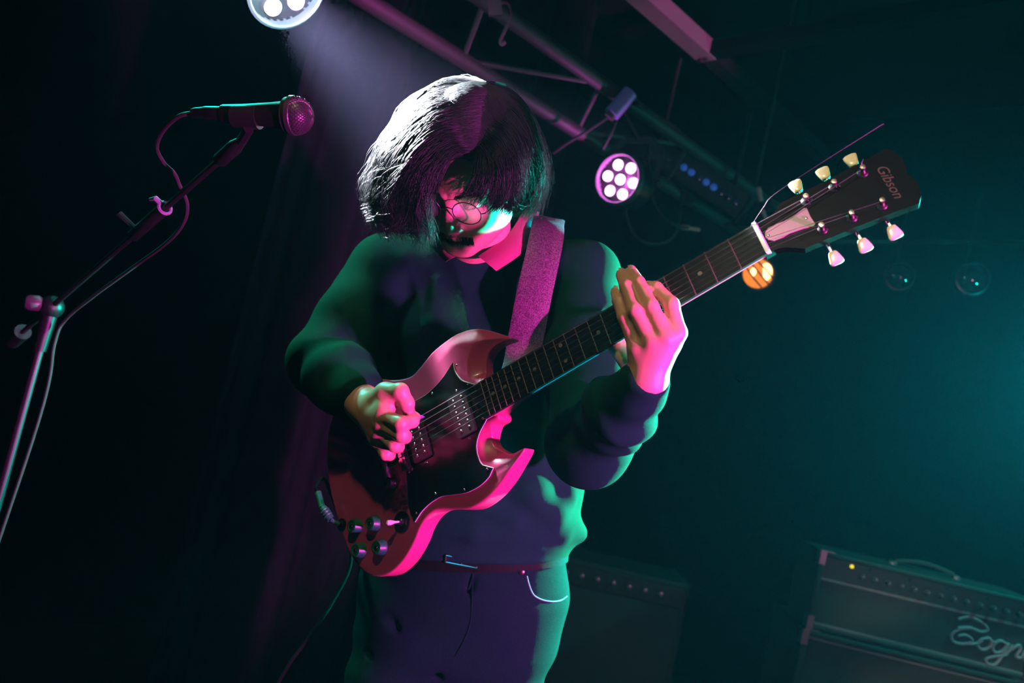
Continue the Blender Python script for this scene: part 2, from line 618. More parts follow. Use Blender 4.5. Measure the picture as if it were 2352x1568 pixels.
def guitar_body():
    poly = closed_spline(OUT, 4)
    nx, ny = 300, 236
    x0, y0, s = 0.37, -0.17, 0.0016
    X, Y = np.meshgrid(x0 + np.arange(nx) * s, y0 + np.arange(ny) * s, indexing='ij')
    P = np.stack([X.ravel(), Y.ravel()], 1)
    best = np.full(len(P), 9.0); ins = np.zeros(len(P), bool)
    for i in range(len(poly)):
        a, b = poly[i - 1], poly[i]
        e = b - a; q = P - a
        t = np.clip(q @ e / (e @ e + 1e-12), 0, 1)
        best = np.minimum(best, np.linalg.norm(q - t[:, None] * e, axis=1))
        c = (a[1] > P[:, 1]) != (b[1] > P[:, 1])
        ins ^= c & (P[:, 0] < (b[0] - a[0]) * (P[:, 1] - a[1]) / (b[1] - a[1] + 1e-15) + a[0])
    D = np.where(ins, -best, best).reshape(nx, ny)

    def d2(x, y):
        u = np.clip((x - x0) / s, 0, nx - 1.001); v = np.clip((y - y0) / s, 0, ny - 1.001)
        i = u.astype(int); j = v.astype(int); fu = u - i; fv = v - j
        return (D[i, j] * (1 - fu) + D[i + 1, j] * fu) * (1 - fv) + (D[i, j + 1] * (1 - fu) + D[i + 1, j + 1] * fu) * fv

    def f(p):
        x, y, z = p[:, 0], p[:, 1], p[:, 2]
        d = d2(x, y)
        horn = np.clip((0.535 - x) / 0.06, 0, 1) * np.clip((np.abs(y) - 0.03) / 0.02, 0, 1) * np.clip((0.110 - y) / 0.03, 0, 1)
        t = np.clip(1 + d / 0.026, 0, 1)
        zt = ZT - horn * 0.014 * t * t * (3 - 2 * t)
        return smax(smax(z - zt, ZB - z, 0.003), d, 0.0028).astype(np.float32)
    V, Q = sdf_mesh(f, (0.375, -0.165, -0.056), (0.83, 0.185, -0.004), 0.0013, 2.0)
    link('body', np_mesh('guitar_body', V, Q), M_RED, GUITAR)


guitar_body()

# neck, heel and fingerboard
def neck():
    V = []; n = 12
    xs = np.linspace(-0.004, 0.452, 24)
    for x in xs:
        hw = halfw(max(x, 0)) - 0.0003
        dep = 0.019 + 0.004 * x / 0.4 + (0.022 * max(0, (x - 0.37) / 0.08) ** 1.5)
        a = np.linspace(0, math.pi, n)
        p = 0.05 + 0.9 * min(1, max(0, (x - 0.36) / 0.08))
        cx = np.cos(a); sx = np.sin(a)
        V.append(np.stack([np.full(n, x), hw * np.sign(cx) * np.abs(cx) ** (1 - 0.5 * p), -0.0052 - dep * np.abs(sx) ** (1 - 0.5 * p)], 1))
    F = []
    for i in range(len(xs) - 1):
        for k in range(n - 1):
            F.append((i * n + k, (i + 1) * n + k, (i + 1) * n + k + 1, i * n + k + 1))
        F.append((i * n + n - 1, (i + 1) * n + n - 1, (i + 1) * n, i * n))
    F += [tuple(range(n)), tuple((len(xs) - 1) * n + k for k in range(n - 1, -1, -1))]
    MB().add(np.concatenate(V), F).build('neck', M_RED, GUITAR)
    m = MB().prism([(0, -halfw(0)), (0.4635, -halfw(0.4635)), (0.4635, halfw(0.4635)), (0, halfw(0))], -0.0055, 0.0)
    m.build('fingerboard', M_ROSE, GUITAR, smooth=False)
    fm = MB().tube([(0, -1, -0.0002), (0, 1, -0.0002)], 0.0012, 6).mesh('fret')
    for k in range(1, 23):
        o = link('fret', fm, M_FRET, GUITAR, smooth=False)
        o.location = (fretx(k), 0, 0); o.scale = (1, halfw(fretx(k)), 1)
    dm = MB().lathe([(0.0001, 0.0), (0.0031, 0.0), (0.0031, 0.0004), (0.0001, 0.0004)], n=16).mesh('inlay_dot')
    for k in (3, 5, 7, 9, 12, 15, 17, 19, 21):
        x = (fretx(k) + fretx(k - 1)) / 2
        for y in ((-0.012, 0.012) if k == 12 else (0,)):
            o = link('inlay_dot', dm, M_DOT, GUITAR, smooth=False); o.location = (x, y, 0)
    MB().box((-0.0022, 0, 0.0005), (0.0024, 0.0218, 0.0042)).build('nut', M_WHT, GUITAR, smooth=False)


neck()
# headstock tilted back 14 degrees
HT = math.radians(14)
HR = np.array([[math.cos(HT), 0, -math.sin(HT)], [0, 1, 0], [math.sin(HT), 0, math.cos(HT)]])
hm_ = lambda v: np.asarray(v, float) @ HR.T
half = [(2, 21.5), (-11, 20), (-22, 22.5), (-31, 28), (-41, 34.5), (-60, 34.8), (-92, 35.5), (-130, 37.5), (-160, 39.8), (-173, 41), (-179, 33), (-183, 20), (-181.5, 8)]
hp = np.array([(x, y) for x, y in half] + [(-178, 0)] + [(x, -y) for x, y in half[::-1]]) / 1000
MB().prism(hp, -0.0185, -0.004, hm_).build('headstock', M_HEAD, GUITAR, smooth=False)
cv = np.array([(-7, 0), (-8.5, 5), (-14, 9.5), (-22, 9.8), (-34, 8.6), (-50, 10.5), (-61, 13.5), (-64, 12), (-63, 0)])
cvp = np.concatenate([cv, (cv * [1, -1])[1:-1][::-1]]) / 1000
M_COVER = mat('cover_plastic', (0.30, 0.24, 0.25), 0.3, coat=0.2)
cov = MB().prism(cvp, -0.004, -0.0018, hm_).build('truss_rod_cover', M_COVER, GUITAR, smooth=False)
for q in ((-10.5, 0), (-58, 0)):
    MB().lathe([(0.0018, 0), (0.0018, 0.0006), (0.0008, 0.001)], hm_([(q[0] / 1000, q[1] / 1000, -0.0019)])[0], HR[:, 2], 10).build('screw', M_CHR, cov)
POSTS = []
for side in (-1, 1):
    for k, x in enumerate((-0.068, -0.103, -0.138)):
        y = side * (0.0215 + 0.0014 * k)
        base = hm_([(x, y, -0.004)])[0]
        tn = empty_part = None
        m = MB().lathe([(0.0001, 0), (0.0062, 0), (0.0066, 0.001), (0.0052, 0.0022), (0.0034, 0.003), (0.0031, 0.010), (0.0036, 0.0115), (0.0036, 0.0145), (0.0028, 0.0158), (0.0001, 0.016)], base, HR[:, 2], 16)
        m.lathe([(0.0001, -0.0205), (0.0095, -0.0205), (0.0095, -0.0145), (0.0001, -0.0145)], base, HR[:, 2], 12)
        post = m.build('tuner', M_CHR, GUITAR)
        POSTS.append(hm_([(x, y, 0.006)])[0])
        bs = hm_([(x, side * 0.036, -0.0215)])[0]; yo = np.array([0, side * 1.0, 0])
        MB().tube([bs - yo * 0.012, bs + yo * 0.012], 0.0022, 8).build('shaft', M_CHR, post)
        # keystone button, softly pillowed
        prof = [(0.010, 0.0040, 0.0034), (0.0115, 0.0052, 0.0042), (0.016, 0.0066, 0.0040), (0.0225, 0.0082, 0.0033), (0.0252, 0.0080, 0.0028), (0.0268, 0.0050, 0.0018)]
        V = []; nn = 16
        for yy, hx, hz_ in prof:
            for a in np.arange(nn) * 2 * math.pi / nn:
                c, s_ = math.cos(a), math.sin(a)
                V.append(bs + yo * yy + HR[:, 0] * hx * np.sign(c) * abs(c) ** 0.5 + HR[:, 2] * hz_ * np.sign(s_) * abs(s_) ** 0.5)
        F = [(i * nn + k_, i * nn + (k_ + 1) % nn, (i + 1) * nn + (k_ + 1) % nn, (i + 1) * nn + k_) for i in range(len(prof) - 1) for k_ in range(nn)]
        F += [tuple(range(nn - 1, -1, -1)), tuple((len(prof) - 1) * nn + k_ for k_ in range(nn))]
        bt = MB().add(np.array(V), F).build('tuner_button', M_BTN, post, sharp=60)
        tag(bt, 'cream plastic tuner button')

# pickguard: three thin layers showing a pale edge
PG = np.array([(498, -87), (499, -75), (495, -60), (488, -49), (467, -32), (455, -29), (455, 26), (467, 26), (484, 38), (496, 52), (500, 68), (496, 86), (479, 98),
               (490, 107), (509, 113), (530, 114), (545, 112), (568, 105.5), (588, 100.5), (611, 102), (632, 108), (649, 117.5), (653, 101), (653, 83), (646, 54),
               (642, 34), (642, 16), (641, -8), (635, -35), (620, -54), (594, -63), (566, -63), (540, -68), (518, -76)]) / 1000
pgp = []
for i in range(len(PG)):
    sharp = i in (0, 12, 21, 4, 5, 6, 7)
    p0, p1, p2, p3 = PG[i - 1], PG[i], PG[(i + 1) % len(PG)], PG[(i + 2) % len(PG)]
    if sharp or (i + 1) % len(PG) in (0, 12, 21, 4, 5, 6, 7):
        pgp += [p1, (2 * p1 + p2) / 3, (p1 + 2 * p2) / 3]
    else:
        for t in (0, .25, .5, .75):
            pgp.append(0.5 * (2 * p1 + (p2 - p0) * t + (2 * p0 - 5 * p1 + 4 * p2 - p3) * t * t + (3 * p1 - p0 - 3 * p2 + p3) * t ** 3))
pgp = np.array(pgp)
ctr = np.array([0.56, 0.02])
nrm = np.roll(pgp, -1, 0) - np.roll(pgp, 1, 0); nrm = np.c_[nrm[:, 1], -nrm[:, 0]]; nrm /= np.linalg.norm(nrm, axis=1)[:, None]
area = np.sum(pgp[:, 0] * np.roll(pgp[:, 1], -1) - np.roll(pgp[:, 0], -1) * pgp[:, 1])
inn = -nrm if area > 0 else nrm
guard = MB().prism(pgp, ZT, ZT + 0.0012).build('pickguard', M_WHT, GUITAR, smooth=False)
MB().prism(pgp + inn * 0.0012, ZT + 0.0011, ZT + 0.0026).build('black_face', M_GRD, guard, smooth=False)
gs = MB().lathe([(0.0022, 0), (0.0022, 0.0006), (0.0010, 0.0012), (0.0001, 0.0012)], n=10).mesh('screw')
for x, y in ((492, -78), (552, -58), (481, -40), (472, 23), (596, 41), (595, 92), (490, 96), (641, 106), (636, 40), (627, -44), (540, 108)):
    o = link('screw', gs, M_CHR, guard); o.location = (x / 1000, y / 1000, ZT + 0.0026)


def pickup(x, rows):
    hw, hl = 0.0185, 0.0345
    pts = []
    for cx, cy, a0 in ((hw - .004, hl - .004, 0), (-hw + .004, hl - .004, 90), (-hw + .004, -hl + .004, 180), (hw - .004, -hl + .004, 270)):
        for a in (0, 30, 60, 90):
            pts.append((x + cx + .004 * math.cos(math.radians(a0 + a)), cy + .004 * math.sin(math.radians(a0 + a))))
    m = MB().prism(pts, ZT + 0.0015, -0.0045)
    pu = m.build('pickup', mat('pickup_black', (0.012, 0.008, 0.012), 0.35), GUITAR, smooth=False)
    pm = MB().lathe([(0.0001, 0), (0.0024, 0), (0.0024, 0.0008), (0.0001, 0.0011)], n=10).mesh('pole_piece')
    for dx in rows:
        for k in range(6):
            o = link('pole_piece', pm, M_CHR, pu); o.location = (x + dx, -0.025 + 0.010 * k, -0.0047)
    for sy in (-1, 1):
        o = link('mounting_screw', gs, M_CHR, pu); o.location = (x, sy * 0.040, ZT + 0.0026)


pickup(0.5055, (-0.009, 0.008))
pickup(0.5995, (-0.008, 0.008))
# bridge and stop tailpiece
br = MB().box((0.630, 0, 0.0005), (0.0055, 0.040, 0.0055)).build('bridge', M_CHR, GUITAR, smooth=False)
for k in range(6):
    MB().box((0.630 + (k % 3 - 1) * 0.001, -0.0255 + 0.0102 * k, 0.0075), (0.0035, 0.0032, 0.0022)).build('saddle', M_CHR, br, smooth=False)
for sy in (-1, 1):
    MB().lathe([(0.0075, 0), (0.0075, 0.002), (0.003, 0.003), (0.003, 0.008)], (0.630, sy * 0.037, ZT), n=14).build('thumbwheel', M_CHR, br)
tp = MB().tube([(0.672, -0.043, 0.0), (0.672, -0.03, 0.001), (0.672, 0.03, 0.001), (0.672, 0.043, 0.0)], [0.004, 0.0075, 0.0075, 0.004], 12).build('tailpiece', mat('dark_chrome', (0.25, 0.25, 0.25), 0.25, 1.0), GUITAR)
for sy in (-1, 1):
    MB().lathe([(0.0085, 0), (0.0085, 0.003), (0.006, 0.004), (0.006, 0.013), (0.0085, 0.014), (0.0085, 0.017), (0.004, 0.018)], (0.672, sy * 0.0435, ZT), n=16).build('tailpiece_stud', MATS['dark_chrome'], tp)
# knobs: speed knobs with a flared skirt
for x, y in ((0.772, 0.078), (0.7305, 0.0885), (0.774, 0.1175), (0.728, 0.129)):
    kb = MB().lathe([(0.0001, 0), (0.0128, 0), (0.0130, 0.002), (0.0118, 0.0045), (0.0106, 0.012), (0.0098, 0.0135), (0.0075, 0.0138), (0.0070, 0.0128), (0.0001, 0.0128)], (x, y, ZT), n=28).build('control_knob', M_KNB, GUITAR)
    MB().lathe([(0.0001, 0.0128), (0.0035, 0.0128), (0.0030, 0.0142), (0.0001, 0.0145)], (x, y, ZT), n=14).build('knob_cap', M_BLK, kb)
sw = MB().lathe([(0.0001, 0), (0.0165, 0), (0.0165, 0.0015), (0.0135, 0.0022), (0.006, 0.0022), (0.006, 0.006), (0.0045, 0.0075), (0.0001, 0.0075)], (0.675, 0.107, ZT), n=28).build('toggle_switch', M_BLK, GUITAR)
MB().tube([(0.675, 0.107, ZT + 0.006), (0.678, 0.1065, ZT + 0.013), (0.6815, 0.106, ZT + 0.019), (0.684, 0.1055, ZT + 0.0235), (0.685, 0.1052, ZT + 0.025)], [0.0016, 0.002, 0.0042, 0.0042, 0.002], 12).build('switch_tip', mat('ivory_tip', (0.8, 0.66, 0.6), 0.35), sw)
# strings, each from its tuner over nut and bridge to the tailpiece
for k, (r, pi) in enumerate(zip((0.00062, 0.00050, 0.00040, 0.00034, 0.00028, 0.00024), (0, 1, 2, 5, 4, 3))):
    yn = -0.0178 + 0.00712 * k; yb = -0.0255 + 0.0102 * k
    p = POSTS[pi]
    MB().tube([p, (0, yn, 0.0032), (0.3, yn + (yb - yn) * 0.477, 0.0062), (0.630, yb, 0.0098), (0.6655, yb, 0.0062)], r, 5).build('string', M_STR, GUITAR)
# loose wire ends at the bass tuners
P0 = POSTS[0]
MB().tube(spline([(0.002, -0.019, 0.004), (-0.022, -0.028, 0.012), (-0.040, -0.0345, 0.014), (-0.100, -0.039, 0.012), (-0.178, -0.046, 0.002)], 6), 0.00026, 5).build('loose_string', mat('dull_wire', (.10, .10, .10), .4, 1.0), GUITAR)
MB().tube(spline([POSTS[2] + [0.0, 0, 0], POSTS[2] + [-0.002, -0.004, 0.006], POSTS[2] + [-0.006, -0.006, 0.010]], 4), 0.0004, 5).build('loose_string', M_STR, GUITAR)
# script logo on the headstock
def text_mesh(txt, size, extr, shear=0.0):
    cu = bpy.data.curves.new('lettering', 'FONT')
    cu.body = txt; cu.size = size; cu.extrude = extr; cu.shear = shear
    cu.align_x = 'CENTER'; cu.align_y = 'CENTER'
    o = bpy.data.objects.new('lettering', cu)
    COL.objects.link(o)
    bpy.context.view_layer.update()
    me = bpy.data.meshes.new_from_object(o.evaluated_get(bpy.context.evaluated_depsgraph_get()))
    bpy.data.objects.remove(o)
    return me


lg = link('logo_lettering', text_mesh('Gibson', 0.0165, 0.0002, 0.35), M_GOLD, GUITAR, smooth=False)
_c = hm_([(-0.158, 0.0, -0.0038)])[0]
lg.matrix_local = Matrix([[HR[0, 1], -HR[0, 0], HR[0, 2], _c[0]], [HR[1, 1], -HR[1, 0], HR[1, 2], _c[1]], [HR[2, 1], -HR[2, 0], HR[2, 2], _c[2]], [0, 0, 0, 1]])
tag(lg, 'faded gold script lettering')
# strap buttons
MB().lathe([(0.003, 0), (0.003, 0.008), (0.007, 0.010), (0.007, 0.013), (0.002, 0.014)], (0.816, 0.0, -0.030), (1, 0, 0), 14).build('strap_button', M_CHR, GUITAR)
MB().lathe([(0.003, 0), (0.003, 0.008), (0.007, 0.010), (0.007, 0.013), (0.002, 0.014)], (0.445, -0.012, ZB + 0.002), (0, 0, -1), 14).build('strap_button', M_CHR, GUITAR)
MB().lathe([(0.0001, 0), (0.0105, 0), (0.0105, 0.0025), (0.006, 0.0035), (0.005, 0.006), (0.0001, 0.006)], (0.806, 0.063, ZT - 0.001), n=18).build('jack_plate', M_BLK, GUITAR)
# ------------------------------------------------------------------ the guitarist
HIP = pix(1062, 1400, 1.43)
_h = w(HIP)
ROOT = np.array([_h[0], _h[1], 0.0])
PERSON = empty('person', 'guitarist in dark sweater and jeans looking down at the red guitar he plays', 'person', ROOT)
DN = -UPC


def skin_mat():
    m = mat('skin', (0.62, 0.36, 0.27), 0.45, spec=0.45)
    nt = m.node_tree; b = nt.nodes['Principled BSDF']
    at = nt.nodes.new('ShaderNodeAttribute'); at.attribute_name = 'stubble'
    n = nt.nodes.new('ShaderNodeTexNoise'); n.inputs['Scale'].default_value = 900
    tc = nt.nodes.new('ShaderNodeTexCoord'); nt.links.new(tc.outputs['Object'], n.inputs['Vector'])
    mul = nt.nodes.new('ShaderNodeMath'); mul.operation = 'MULTIPLY'
    nt.links.new(at.outputs['Fac'], mul.inputs[0]); nt.links.new(n.outputs['Fac'], mul.inputs[1])
    mx = nt.nodes.new('ShaderNodeMix'); mx.data_type = 'RGBA'
    mx.inputs['A'].default_value = (0.60, 0.34, 0.21, 1); mx.inputs['B'].default_value = (0.06, 0.04, 0.035, 1)
    nt.links.new(mul.outputs[0], mx.inputs['Factor'])
    nt.links.new(mx.outputs['Result'], b.inputs['Base Color'])
    b.inputs['Subsurface Weight'].default_value = 0.0
    return m


M_SKIN = skin_mat()
M_KNIT = mat('sweater_knit', (0.0045, 0.044, 0.022), 0.9, noise=0.15, nscale=300, bump=0.25, bscale=900, spec=0.05)
M_DENIM = mat('denim', (0.003, 0.022, 0.016), 0.85, noise=0.35, nscale=400, bump=0.4, bscale=900, spec=0.06)
M_SHIRT = mat('shirt_cotton', (0.34, 0.045, 0.13), 0.75, noise=0.05, nscale=300, bump=0.15, bscale=900, spec=0.2)
M_HAIR = mat('hair_dark_brown', (0.006, 0.0085, 0.008), 0.42, noise=0.4, nscale=200, spec=0.16)
M_LEATH = mat('belt_leather', (0.003, 0.003, 0.003), 0.7, spec=.1, bump=0.2, bscale=300)

# head frame (origin between the eyes)
def rot(yaw, pitch, roll):
    cy, sy = math.cos(yaw), math.sin(yaw); Y = np.array([[cy, 0, sy], [0, 1, 0], [-sy, 0, cy]])
    cp, sp = math.cos(pitch), math.sin(pitch); P = np.array([[1, 0, 0], [0, cp, -sp], [0, sp, cp]])
    cr, sr = math.cos(roll), math.sin(roll); R = np.array([[cr, -sr, 0], [sr, cr, 0], [0, 0, 1]])
    return R @ Y @ P


H_R = rot(math.radians(-17), math.radians(47), math.radians(-13))
H_O = np.array([-0.0955, 0.2205, -1.2450])


def hc(p):
    return np.asarray(p, float) @ H_R.T + H_O


def head_sdf(p):
    q = ((p - H_O) @ H_R).astype(np.float32)
    m = q.copy(); m[:, 0] = np.abs(m[:, 0])        # mirror the two halves
    d = ell(q, (0, 0.036, -0.092), (0.077, 0.094, 0.100))
    d = smin(d, ell(q, (0, -0.040, -0.052), (0.060, 0.078, 0.060)), 0.03)
    d = smin(d, cap(m, (0.012, -0.094, -0.014), (0.050, -0.070, -0.080), 0.017, 0.016), 0.028)
    d = smin(d, cap(m, (0.0, -0.098, -0.006), (0.006, -0.096, -0.007), 0.012, 0.012), 0.018)
    d = smin(d, ell(m, (0.040, -0.034, -0.022), (0.024, 0.020, 0.022)), 0.022)
    d = smin(d, cap(m, (0.008, 0.013, 0.000), (0.043, 0.015, -0.018), 0.008, 0.008), 0.014)
    d = smax(d, -ell(m, (0.031, -0.004, 0.014), (0.020, 0.013, 0.016)), 0.012)
    d = smin(d, ell(m, (0.031, -0.005, -0.009), (0.0145, 0.0125, 0.0125)), 0.004)
    nose = cap(q, (0, 0.002, 0.000), (0, -0.041, 0.021), 0.0075, 0.0095)
    nose = smin(nose, ell(m, (0.0115, -0.046, 0.011), (0.0075, 0.0075, 0.010)), 0.007)
    d = smin(d, nose, 0.010)
    d = smax(d, -ell(m, (0.0062, -0.0535, 0.013), (0.0032, 0.004, 0.006)), 0.003)
    d = smin(d, cap(m, (0, -0.0695, 0.009), (0.019, -0.0735, -0.001), 0.0048, 0.003), 0.006)
    d = smin(d, cap(m, (0, -0.081, 0.007), (0.016, -0.079, -0.001), 0.0062, 0.003), 0.006)
    d = smax(d, -cap(m, (0, -0.0752, 0.016), (0.022, -0.0762, 0.004), 0.0016, 0.0010), 0.003)
    d = smax(d, -ell(q, (0, -0.091, 0.012), (0.014, 0.004, 0.006)), 0.008)
    ear = ell(m, (0.079, -0.014, -0.098), (0.009, 0.031, 0.018))
    ear = smax(ear, -ell(m, (0.089, -0.012, -0.094), (0.008, 0.020, 0.010)), 0.004)
    d = smin(d, ear, 0.006)
    return d


NECK_T = hc((0, -0.055, -0.095))
NB = pix(1095, 585, 1.475)
SHL, ELL_, WRL = pix(892, 625, 1.52), pix(748, 828, 1.405), gpt(838, 930, 0.040)
SHR, ELR, WRR = pix(1338, 640, 1.455), pix(1352, 1022, 1.225), gpt(1484, 878, 0.004)
SIDE = np.array([0.99, 0.0, 0.13]); SIDE /= np.linalg.norm(SIDE)
FWD = np.array([-0.13, 0.05, 0.99]); FWD -= SIDE * (SIDE @ FWD); FWD /= np.linalg.norm(FWD)
HIPL, HIPR = pix(950, 1440, 1.43), pix(1158, 1440, 1.44)
KNL, KNR = HIPL + DN * 0.40 + np.array([-0.03, 0, 0.02]), HIPR + DN * 0.40 + np.array([0.0, 0, 0.0])
ANL, ANR = None, None


def to_floor(p, z):
    q = w(p); q[2] = z
    return w2c(q)


ANL = to_floor(KNL + np.array([-0.01, 0, -0.02]), 0.085)
ANR = to_floor(KNR + np.array([0.02, 0, -0.02]), 0.085)
ROT_TOE = w2c(w(np.zeros(3)) + np.array([-0.25, -0.97, 0])) - w2c(w(np.zeros(3)))


# ---- fretting hand: backs of the fingers to the lens, wrist below the neck
def z3(x, y, h): return gpt(1340 + x / 3.92, 560 + y / 3.92, h)
def zh(x, y, h): return gpt(800 + x / 6.53, 840 + y / 6.53, h)


FR_F = {   # finger: points, radii
    'index': ([z3(846, 800, .012), z3(792, 545, .019), z3(650, 400, .017), z3(580, 385, .008)], (.0116, .0100, .0090, .0082)),
    'middle': ([z3(740, 850, .024), z3(606, 560, .034), z3(495, 350, .027), z3(432, 250, .016)], (.0114, .0098, .0088, .0080)),
    'ring': ([z3(612, 890, .030), z3(460, 600, .043), z3(385, 380, .034), z3(342, 275, .021)], (.0110, .0094, .0085, .0078)),
    'pinky': ([z3(480, 945, .030), z3(365, 660, .041), z3(312, 510, .034), z3(290, 430, .022)], (.0104, .0084, .0076, .0070)),
}
PK_F = {
    'index': ([zh(520, 740, .066), zh(790, 865, .066), zh(960, 830, .040), zh(1010, 770, .022)], (.0115, .0105, .0092, .0080)),
    'middle': ([zh(500, 880, .060), zh(800, 1035, .058), zh(850, 1060, .030), zh(700, 1060, .014)], (.0115, .0102, .0092, .0080)),
    'ring': ([zh(460, 1000, .052), zh(690, 1185, .050), zh(745, 1210, .024), zh(600, 1200, .010)], (.0108, .0096, .0088, .0078)),
    'pinky': ([zh(420, 1100, .044), zh(560, 1320, .040), zh(620, 1335, .018), zh(500, 1300, .006)], (.0098, .0086, .0078, .0070)),
}
FR_TH = [WRR + 0.0, gpt(1462, 850, -.006), gpt(1420, 800, -.030), gpt(1436, 745, -.046)]
PK_TH = [zh(360, 580, .052), zh(560, 410, .060), zh(780, 385, .062), zh(875, 560, .052), zh(912, 715, .034)]


def fret_hand(p):
    d = cap(p, WRR + (ELR - WRR) * 0.12, WRR, 0.027, 0.0235)
    for k, (pt, r) in FR_F.items():
        d = smin(d, cap(p, WRR + (pt[0] - WRR) * 0.1, pt[0], 0.020, 0.0125), 0.010)
    for a, b in (('index', 'middle'), ('middle', 'ring'), ('ring', 'pinky')):
        d = smin(d, cap(p, FR_F[a][0][0] * .8 + .2 * WRR - 0.004 * FWD, FR_F[b][0][0] * .8 + .2 * WRR - 0.004 * FWD, .0115, .0115), .008)
    for k, (pt, r) in FR_F.items():
        e = chain(p, pt, r, 0.004)
        d = smin(d, e, 0.0045)
    d = smin(d, chain(p, FR_TH, (.020, .016, .0125, .010), 0.006), 0.010)
    return d


def pick_hand(p):
    d = cap(p, WRL + (ELL_ - WRL) * 0.15, WRL, 0.028, 0.025)
    for k, (pt, r) in PK_F.items():
        d = smin(d, cap(p, WRL, pt[0], 0.022, 0.0135), 0.012)
    for k, (pt, r) in PK_F.items():
        d = smin(d, chain(p, pt, r, 0.008), 0.006)
    d = smin(d, cap(p, zh(560, 600, .062), zh(700, 500, .058), .016, .010), .012)
    d = smin(d, chain(p, PK_TH, (.020, .0165, .0125, .0112, .0092), 0.006), 0.007)
    return d


def torso_sdf(p):
    d = eltube(p, [pix(1100, 650, 1.50), pix(1088, 900, 1.47), pix(1068, 1300, 1.435), pix(1058, 1400, 1.43)], [.125, .145, .15, .155], [.075, .09, .085, .09], SIDE, FWD)
    d = smin(d, cap(p, NB, SHL, .04, .045), .03)
    d = smin(d, cap(p, NB, SHR, .04, .045), .03)
    d = smin(d, chain(p, [SHL, ELL_, WRL], (.047, .038, .026), .02), .02)
    d = smin(d, chain(p, [SHR, ELR, WRR], (.047, .038, .0255), .02), .02)
    return d


def neck_sdf(p):
    return chain(p, [NECK_T, (NECK_T + NB) / 2 + np.array([0, 0, .004]), NB, pix(1100, 660, 1.49)], (.054, .054, .056, .08), .02)


def leg_sdf(p):
    d = chain(p, [HIPL, KNL, ANL], (.078, .052, .034), .02)
    d = smin(d, chain(p, [HIPR, KNR, ANR], (.078, .052, .034), .02), .02)
    for a in (ANL, ANR):
        d = smin(d, cap(p, a + DN * 0.045, a + DN * 0.055 + ROT_TOE * 0.15, .030, .024), .02)
    return d


GROUPS = []
for fn, pts, rad in ((head_sdf, [hc((x, y, z)) for x in (-.09, .09) for y in (-.13, .14) for z in (-.2, .04)], .01),
                     (neck_sdf, [NECK_T, NB, pix(1100, 660, 1.49)], .09),
                     (torso_sdf, [SHL, SHR, ELL_, ELR, WRL, WRR, pix(1058, 1400, 1.43), NB], .16),
                     (fret_hand, [q for v in FR_F.values() for q in v[0]] + FR_TH + [WRR + (ELR - WRR) * .12], .03),
                     (pick_hand, [q for v in PK_F.values() for q in v[0]] + PK_TH + [WRL + (ELL_ - WRL) * .15], .03),
                     (leg_sdf, [HIPL, HIPR, KNL, KNR, ANL, ANR, ANL + DN * .06 + ROT_TOE * .15, ANR + DN * .06 + ROT_TOE * .15], .08)):
    P_ = np.array(pts)
    GROUPS.append((fn, P_.min(0) - rad - 0.03, P_.max(0) + rad + 0.03))


def body_sdf(p):
    d = np.full(len(p), 0.5, np.float32)
    for fn, lo, hi in GROUPS:
        out = np.linalg.norm(np.maximum(np.maximum(lo - p, p - hi), 0), axis=1)
        m = out <= 0
        d[~m] = np.minimum(d[~m], out[~m].astype(np.float32) + 0.03)
        if m.any():
            d[m] = smin(d[m], fn(p[m]), 0.012)
    return d


def person_mesh(name, f, pts, pad, h, m, parent=PERSON, mar=1.5):
    P_ = np.array(pts)
    V, Q = sdf_mesh(f, P_.min(0) - pad, P_.max(0) + pad, h, mar)
    o = link(name, np_mesh(name, w(V) - ROOT, Q), m, parent)
    return o, V


body, BV = person_mesh('body', body_sdf, np.concatenate([[g[1], g[2]] for g in GROUPS]), 0.0, 0.0026, M_SKIN)
# stubble over lip, chin and jaw
q = (BV - H_O) @ H_R
st = np.exp(-((q[:, 1] + 0.088) / 0.020) ** 2) * (q[:, 2] > -0.07) * (np.abs(q[:, 0]) < 0.06) * (q[:, 2] < 0.05)
st = np.where((q[:, 1] > -0.056), 0, st) * 0.55
st = np.maximum(st, .8 * np.exp(-((q[:, 1] + .0635) / .0065) ** 2) * (np.abs(q[:, 0]) < .030) * (q[:, 2] > -.03) * (q[:, 2] < .014))
at = body.data.attributes.new('stubble', 'FLOAT', 'POINT')
at.data.foreach_set('value', st.astype(np.float32))

# ---- finger nails
M_NAIL = mat('nail', (.70, .46, .40), .25, coat=.4)
def nail(a, b, r, up, wd=.0055):
    ax = (b - a) / np.linalg.norm(b - a); up = up - ax * (up @ ax); up /= np.linalg.norm(up); sd = np.cross(ax, up)
    V = []; nu, nv = 6, 5
    for s_ in (0, 1):
        for i in range(nu):
            for j in range(nv):
                x = (i / (nu - 1) - .42) * .0115; t_ = (j / (nv - 1) - .5) * 1.9
                rr = r * (1.035 - .05 * s_) - .0009 * max(0, i - 3.5)
                V.append(b + ax * x + (up * math.cos(t_ * .62) + sd * math.sin(t_ * .62)) * rr)
    F = []; n_ = nu * nv
    for s_ in (0, 1):
        for i in range(nu - 1):
            for j in range(nv - 1):
                k = s_ * n_ + i * nv + j; q_ = (k, k + 1, k + nv + 1, k + nv); F.append(q_ if s_ else q_[::-1])
    lp = [j for j in range(nv)] + [i * nv + nv - 1 for i in range(1, nu)] + [(nu - 1) * nv + j for j in range(nv - 2, -1, -1)] + [i * nv for i in range(nu - 2, 0, -1)]
    F += [(lp[i], lp[(i + 1) % len(lp)], lp[(i + 1) % len(lp)] + n_, lp[i] + n_) for i in range(len(lp))]
    MB().add(w(np.array(V)), F).build('fingernail', M_NAIL, body, off=ROOT)


